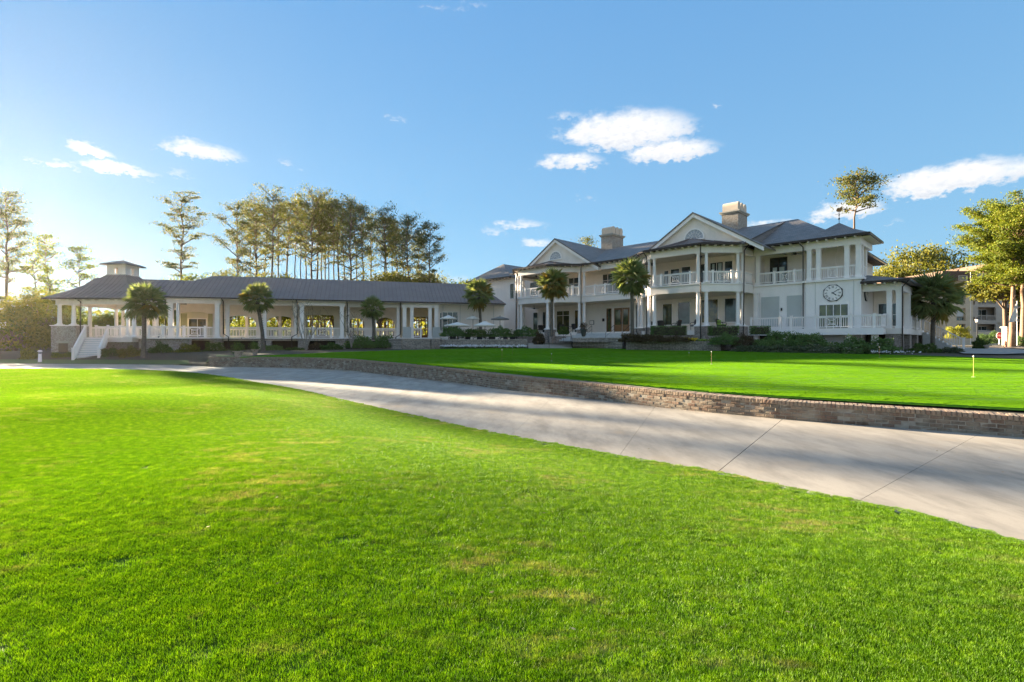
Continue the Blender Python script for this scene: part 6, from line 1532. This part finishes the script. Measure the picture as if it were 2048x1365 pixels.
def table(label, x, y, z, r=.45, mat=None):
    t = thing('patio_table', label, 'table', (x, y, z), 0, 'small round patio tables'); MB().lathe([(r, .70), (r, .74)], n=16).build('tabletop', mat or M_iron, t); MB().tube([(0,0,.02), (0,0,.7)], .04, 6).build('pedestal', M_iron, t); MB().lathe([(.25, 0), (.2, .04)], n=12).build('foot', M_iron, t)
x, y = W(-36.8, 46.2); table('small round dark table between two chairs on the left bay porch', x, y, 1.0); x, y = at(914, 50.4); table('dark table under the front left parasol', x, y, -.44); x, y = at(970, 50.4); table('dark table under the front right parasol', x, y, -.44)
# planters
def pot(label, px, Y, by, r, h, mat, seed, plant=F_shrub, ph=.5):
    x, y = at(px, Y); z = (682-by)/1000*Y; t = thing('planter_pot', label, 'planter', (x, y, z)); MB().lathe([(r*.55, 0), (r*.68, h*.25), (r*.92, h*.85), (r*1.08, h*.86), (r*1.08, h), (r*.9, h), (r*.86, h*.9)], n=18).build('pot', mat, t, smooth=False)
    g_ = np.random.default_rng(seed); c = g_.normal(size=(500, 3))*np.array([r*.6, r*.6, ph*.35])+np.array([0, 0, h+ph*.4]); mesh_obj(fastmesh('plant', leaves(c, .06, g_), 4, plant), 'plant', t); return t
M_pot = plain('weathered_pot', (.46, .36, .30), .85, .15, 3, bumps=.3)
pot('large weathered terracotta pot with a plant near the end of the curved wall', 476, 33.5, 714.5, .30, .42, M_pot, 1); pot('second weathered pot right of the large one, in front of the leaning palm', 510, 37, 709, .26, .38, M_pot, 2)
M_urn = plain('dark_urn', (.06, .065, .05), .6, .1, 4); pot('tall dark urn with a plant on the entrance steps', 1167, 50.2, 673, .32, .75, M_urn, 3, F_red, .6); pot('planter urn by the pavement in front of the beige building', 1968, 46, 701, .4, .5, M_pot, 4)

# ------------------------------------------------------------------ putting green pins
M_pin = plain('yellow_pin', (.70, .52, .03), .5, .05, 5); M_pinw = plain('pin_ball', (.85, .8, .78), .4, .05, 5); M_pind = plain('dark_pin', (.30, .12, .06), .5, .05, 5)
def pin(label, px, by, ty, mat, flagcol=None):
    h_ = by-682; Y = 1.0
    Y = 20.
    for _ in range(60): x = (px-1024)/1000*Y; Y = -(G(x, Y)+.035)*1000/h_
    x = (px-1024)/1000*Y; z = G(x, Y)+.035; H = (by-ty)/1000*Y; t = thing('practice_pin', label, 'golf pin', (x, Y, z), 0, 'short practice pins on the putting green')
    MB().tube([(0,0,-.05), (0,0,H-.03)], .0065, 6).build('stick', mat, t); MB().lathe([(.004, H-.04), (.019, H-.025), (.022, H-.005), (.014, H+.012), (.004, H+.018)], n=10).build('knob', M_pinw, t); MB().lathe([(.055, .001), (.055, .004)], n=14).build('cup_rim', M_pinw, t)
pin('yellow practice pin nearest the wall at the right end of the green', 1947, 754, 712, M_pin); pin('brown practice pin in front of the shrubs right of the clock tower', 1759, 715, 694, M_pind); pin('yellow-brown practice pin near the middle of the green', 1423, 728, 703, M_pind)
pin('tiny practice pin left of the yellow-brown one, in the sunlit stripe', 1378, 712.5, 705, M_pin); pin('dark practice pin before the terrace steps', 1025, 708, 695, M_pind); pin('reddish practice pin at the edge of the building shadow left of centre', 1004, 724, 699, M_pind); pin('short thin practice pin below the left bay', 1103, 722, 707, M_pind)

# ------------------------------------------------------------------ street furniture at the right, bollard at the left
x, y = at(80, 39.8); t = thing('bollard_light', 'white bollard light beside the path left of the gazebo stairs', 'bollard light', (x, y, -1.68)); MB().lathe([(.13, 0), (.12, .03), (.11, .62), (.11, .66)], n=14).build('post', M_trim, t); MB().lathe([(.085, .66), (.085, .82)], n=12).build('lens', M_glass, t); MB().lathe([(.14, .82), (.15, .86), (.12, .93), (.02, .96)], n=14).build('cap', M_trim, t)
for i in range(3): MB().lathe([(.12, .69+.045*i), (.12, .70+.045*i)], n=14).build('louvre', M_trim, t)
x, y = at(1954, 55); t = thing('street_lamp', 'black street lamp with lantern head in front of the beige building', 'street lamp', (x, y, -.35)); MB().lathe([(.12, 0), (.12, .15), (.06, .3), (.045, .5), (.04, 2.35), (.07, 2.4)], n=10).build('post', M_iron, t)
m = MB(); m.lathe([(.12, 2.42), (.19, 2.75)], n=6, cap=True); m.build('lantern', M_trim, t); MB().lathe([(.24, 2.75), (.12, 2.9), (.03, 2.98)], n=6).build('lantern_roof', M_iron, t)
# stop sign
M_red = plain('stop_red', (.50, .02, .03), .4, .05, 4); x, y = at(1999, 62); z0 = -.4; t = thing('stop_sign', 'red octagonal STOP sign on a short white post beside the brick gate pillar', 'stop sign', (x, y, z0)); H = (682-671.5)/1000*62-z0
MB().box(-.05, .05, 0, .06, 0, H).build('post', M_trim, t)
def oct_(r, y0_, y1_, name, mat): m = MB(); m.prism([(r*math.cos(math.pi/8+i*math.pi/4), r*math.sin(math.pi/8+i*math.pi/4)) for i in range(8)], 0, 1); m.v = [(a, y0_+(y1_-y0_)*c, b+H) for a, b, c in m.v]; return m.build(name, mat, t)
oct_(.44, -.03, -.0, 'sign_border', M_trim); pn = oct_(.41, -.045, -.031, 'sign_face', M_red)
fc = bpy.data.curves.new('sign_lettering', 'FONT'); fc.body = 'STOP'; fc.size = .30; fc.align_x = 'CENTER'; fc.align_y = 'CENTER'; fc.extrude = .003; fc.offset = .006; fo = bpy.data.objects.new('sign_lettering', fc); COL.objects.link(fo); bpy.context.view_layer.update(); lm = bpy.data.meshes.new_from_object(fo.evaluated_get(bpy.context.evaluated_depsgraph_get())); bpy.data.objects.remove(fo); lm.materials.clear(); lm.materials.append(M_trim); fo = bpy.data.objects.new('sign_lettering', lm); COL.objects.link(fo); fo.parent = pn; fo.location = (0, -.05, H); fo.rotation_euler = (R(90), 0, 0)
# gate pillar
x, y = at(2014, 61); t = thing('gate_pillar', 'grey stone gate pillar with cap between the stop sign and the orange pine trunk', 'pillar', (x, y, -.5)); z_ = 0; rg_ = random.Random(3)
MB().box(-.34, .34, -.34, .34, 0, 2.1).build('mortar', M_mortar, t)
for j in range(11):
    for i in range(3):
        w = .24; x0 = -.36+w*i+(.0 if j % 2 else -.0); q = rg_.uniform(0, .03); MB().box(x0+.01, x0+w-.01, -.37-q, -.33, .02+j*.185, .18+j*.185).build('stone', M_oldbrick, t)
MB().box(-.45, .45, -.45, .45, 2.1, 2.25).build('pillar_cap', M_stone, t)
for px, Y, yt, lb, flag in ((2034, 57, 604, 'pole with a limp white flag beside the orange pine trunk', True), (1941, 84, 546, 'tall thin white pole in front of the beige building', False)):
    x, y = at(px, Y); z0 = -.5; H = (682-yt)/1000*Y-z0; t = thing('flag_pole' if flag else 'white_pole', lb, 'pole', (x, y, z0)); MB().tube([(0,0,0), (0,0,H)], [.04, .03], 8).build('pole', M_trim, t); MB().lathe([(.02, H), (.07, H+.06), (.02, H+.12)], n=8).build('finial', M_trim, t)
    if flag:
        m = MB(); n = 8
        for j in range(n):
            for s in range(4):
                f = lambda a, b: (-.05-b*(.05+.022*a), .05*math.sin(a*.9+b*2.2), H-.15-.25*a-.06*b)
                m.add([f(j, s), f(j+1, s), f(j+1, s+1), f(j, s+1)], [(0,1,2,3)])
        m.build('flag', M_canvas, t)
x, y = at(2011, 55); t = thing('fire_hydrant', 'rust-brown hydrant post standing at the road edge below the gate pillar', 'hydrant', (x, y, -.72)); MB().lathe([(.14, 0), (.14, .06), (.10, .08), (.10, .5), (.12, .52), (.12, .56), (.08, .68), (.03, .72)], n=12).build('body', M_pind, t); MB().tube([(-.17, 0, .38), (.17, 0, .38)], .05, 8).build('side_outlet', M_pind, t)

# ================================================================== beige apartment building at the right
M_beige = plain('beige_stucco', (.66, .53, .38), .85, .08, .8, bumps=.2); M_beige2 = plain('taupe_stucco', (.54, .45, .37), .85, .08, .8, bumps=.2); M_mans = plain('brown_shingle_mansard', (.16, .10, .07), .85, .2, 3, bumps=.8); M_blind = plain('window_blind', (.62, .62, .60), .8, .05, 2)
HB = 88.; x0, y0 = at(1880, HB); apt = thing('apartment_building', 'four-storey beige stucco apartment building with brown mansard and recessed balconies beyond the road', 'apartment building', (x0, HB, -.8), 0, org=(x0, HB, -.8))
def ax(px, Y=HB): return (px-1024)/1000*Y
def az_(y, Y=HB): return (682-y)/1000*Y
def bwall(x0, x1, Y, D, z0, z1, ops, mat, depth=1.6):
    """front wall with real openings; each opening recessed with a dark back wall"""
    m = MB(); xs = sorted(set([x0, x1]+[o[0] for o in ops]+[o[1] for o in ops]))
    for a, b in zip(xs, xs[1:]):
        c = (a+b)/2; hs = sorted([(o[2], o[3]) for o in ops if o[0] <= c <= o[1]]); z = z0
        for h0, h1 in hs: m.box(a, b, Y, Y+.3, z, h0); z = h1
        m.box(a, b, Y, Y+.3, z, z1)
    m.box(x0, x1, Y+depth, Y+D, z0, z1); m.box(x0, x0+.25, Y+.3, Y+depth, z0, z1); m.box(x1-.25, x1, Y+.3, Y+depth, z0, z1); m.box(x0+.25, x1-.25, Y+.3, Y+depth, z1-.2, z1)
    for z in (az_(575), az_(608), az_(641), az_(672)): m.box(x0+.25, x1-.25, Y+.3, Y+depth, z-.35, z-.1)
    return m.build('wall', mat, apt)
def balc(px0, px1, y0, y1, Y, rail=True):
    return (ax(px0), ax(px1), az_(y1), az_(y0), Y, rail)
# left recessed part, middle block, right part with balconies
L_ops = [(1822, 1845, 569, 590), (1822, 1845, 600, 618), (1822, 1845, 629, 646), (1822, 1845, 660, 676)]
M_ops = [(1909, 1927, 552, 570), (1909, 1927, 588, 606), (1909, 1927, 617, 642), (1909, 1927, 648, 662)]
R_ops = [(1960, 1996, 582, 608), (1960, 1996, 614, 641), (1960, 1996, 648, 661), (1946, 1954, 601, 609), (1946, 1954, 634, 641)]
RR_ops = [(2030, 2075, 582, 608), (2030, 2075, 614, 641), (2030, 2075, 648, 661)]
cv = lambda ops: [(ax(a), ax(b), az_(d), az_(c)) for a, b, c, d in ops]
bwall(ax(1812), ax(1880), HB+2.0, 14, -1, az_(560), cv(L_ops), M_beige)
bwall(ax(1880), ax(1942), HB-.4, 14, -1, az_(562), cv(M_ops[1:]), M_beige, .8)
bwall(ax(1942.05), ax(2018), HB+.4, 14, -1, az_(556), cv(R_ops), M_beige2)
bwall(ax(2018.05), ax(2200), HB+2.5, 14, -1, az_(540), cv(RR_ops), M_beige2)
MB().box(ax(1878), ax(1946), HB-.7, HB+14, az_(562), az_(543)).build('mansard', M_mans, apt); MB().box(ax(1810), ax(1878)-.02, HB+1.6, HB+14, az_(560), az_(552)).build('mansard', M_mans, apt); MB().box(ax(1946)+.02, ax(2019), HB+.1, HB+14, az_(556), az_(546)).build('parapet', M_beige, apt)
MB().box(ax(2018)+.05, ax(2205), HB+2.0, HB+14, az_(540), az_(520)).build('mansard', M_mans, apt)
def aw(px0, px1, y0, y1, Y, mat, cols=1, rows=2): window(apt, (ax(px0), Y), (ax(px1), Y), az_(y1), az_(y0), cols, rows, mat=mat, frame=.08, fm=M_beige)
aw(1910, 1926, 553, 561, HB-.71, M_glassw); aw(1910, 1926, 589, 605, HB-.05, M_glass, 2, 1); aw(1910, 1926, 618, 633, HB-.05, M_blind); aw(1910, 1926, 634, 641, HB-.05, M_glass, 2, 1); aw(1910, 1926, 649, 661, HB-.05, M_glass)
for y0_, y1_ in ((601, 609), (634, 641)): aw(1946.5, 1953.5, y0_, y1_, HB+.7, M_glass, 1, 1)
for ops, Y in ((L_ops, HB+2), (R_ops[:3], HB+.4), (RR_ops, HB+2.5)):
    for a, b, c, d in ops:
        window(apt, (ax(a)+.2, Y+1.58), (ax(b)-.2, Y+1.58), az_(d)+.1, az_(c)-.4, 3, 1, mat=M_glass, frame=.06, name='balcony_door', sill=False)
        if d-c > 15:
            m = MB(); zt = az_(d)+.95; m.box(ax(a), ax(b), Y+.05, Y+.15, zt-.08, zt); m.box(ax(a), ax(b), Y+.05, Y+.12, az_(d)+.05, az_(d)+.12); x = ax(a)+.1
            while x < ax(b): m.box(x-.02, x+.02, Y+.07, Y+.11, az_(d)+.1, zt-.08); x += .16
            m.build('balcony_railing', M_beige2, apt)
MB().box(ax(1880), ax(2100), HB-1.0, HB-.75, -1, az_(664)).build('plinth_wall', M_beige, apt)
# small house at the far left
x0, y0 = at(8, 62); hs = thing('small_house', 'small house with pale metal roof at the far left edge behind the bushes', 'house', (x0, y0, -1.3), 0, org=(x0, y0, -1.3)); zc = (682-632)/1000*62
MB().box(x0-6, x0+1.2, 62, 68, -1.3, zc).build('wall', plain('brown_siding', (.25, .18, .14), .8), hs); m = MB(); m.slab([(x0-6.5, 61.3, zc), (x0+1.7, 61.3, zc), (x0+1.2, 65, zc+2.3), (x0-6.5, 65, zc+2.3)], .1); m.slab([(x0-6.5, 65, zc+2.3), (x0+1.2, 65, zc+2.3), (x0+1.7, 68.7, zc), (x0-6.5, 68.7, zc)], .1); m.build('roof', plain('pale_metal_roof', (.42, .42, .46), .5), hs)
window(hs, (x0-.5, 62), (x0+.2, 62), zc-1.6, zc-.5, 1, 2, mat=M_blind)

# ------------------------------------------------------------------ thin warm haze, added for a glow on the sun side
M_haze = bpy.data.materials.new('glow_haze'); M_haze.use_nodes = True; nt = M_haze.node_tree
for n in list(nt.nodes):
    if n.type != 'OUTPUT_MATERIAL': nt.nodes.remove(n)
pv = nt.nodes.new('ShaderNodeVolumePrincipled'); pv.inputs['Density'].default_value = .00005; pv.inputs['Color'].default_value = (1.0, .92, .80, 1); pv.inputs['Anisotropy'].default_value = .72
nt.links.new(pv.outputs[0], nt.nodes['Material Output'].inputs['Volume'])
o = MB().box(-260, 260, -30, 230, -3, 34).build('haze', M_haze); tag(o, 'added thin warm haze that glows towards the low sun', 'haze', kind='stuff')
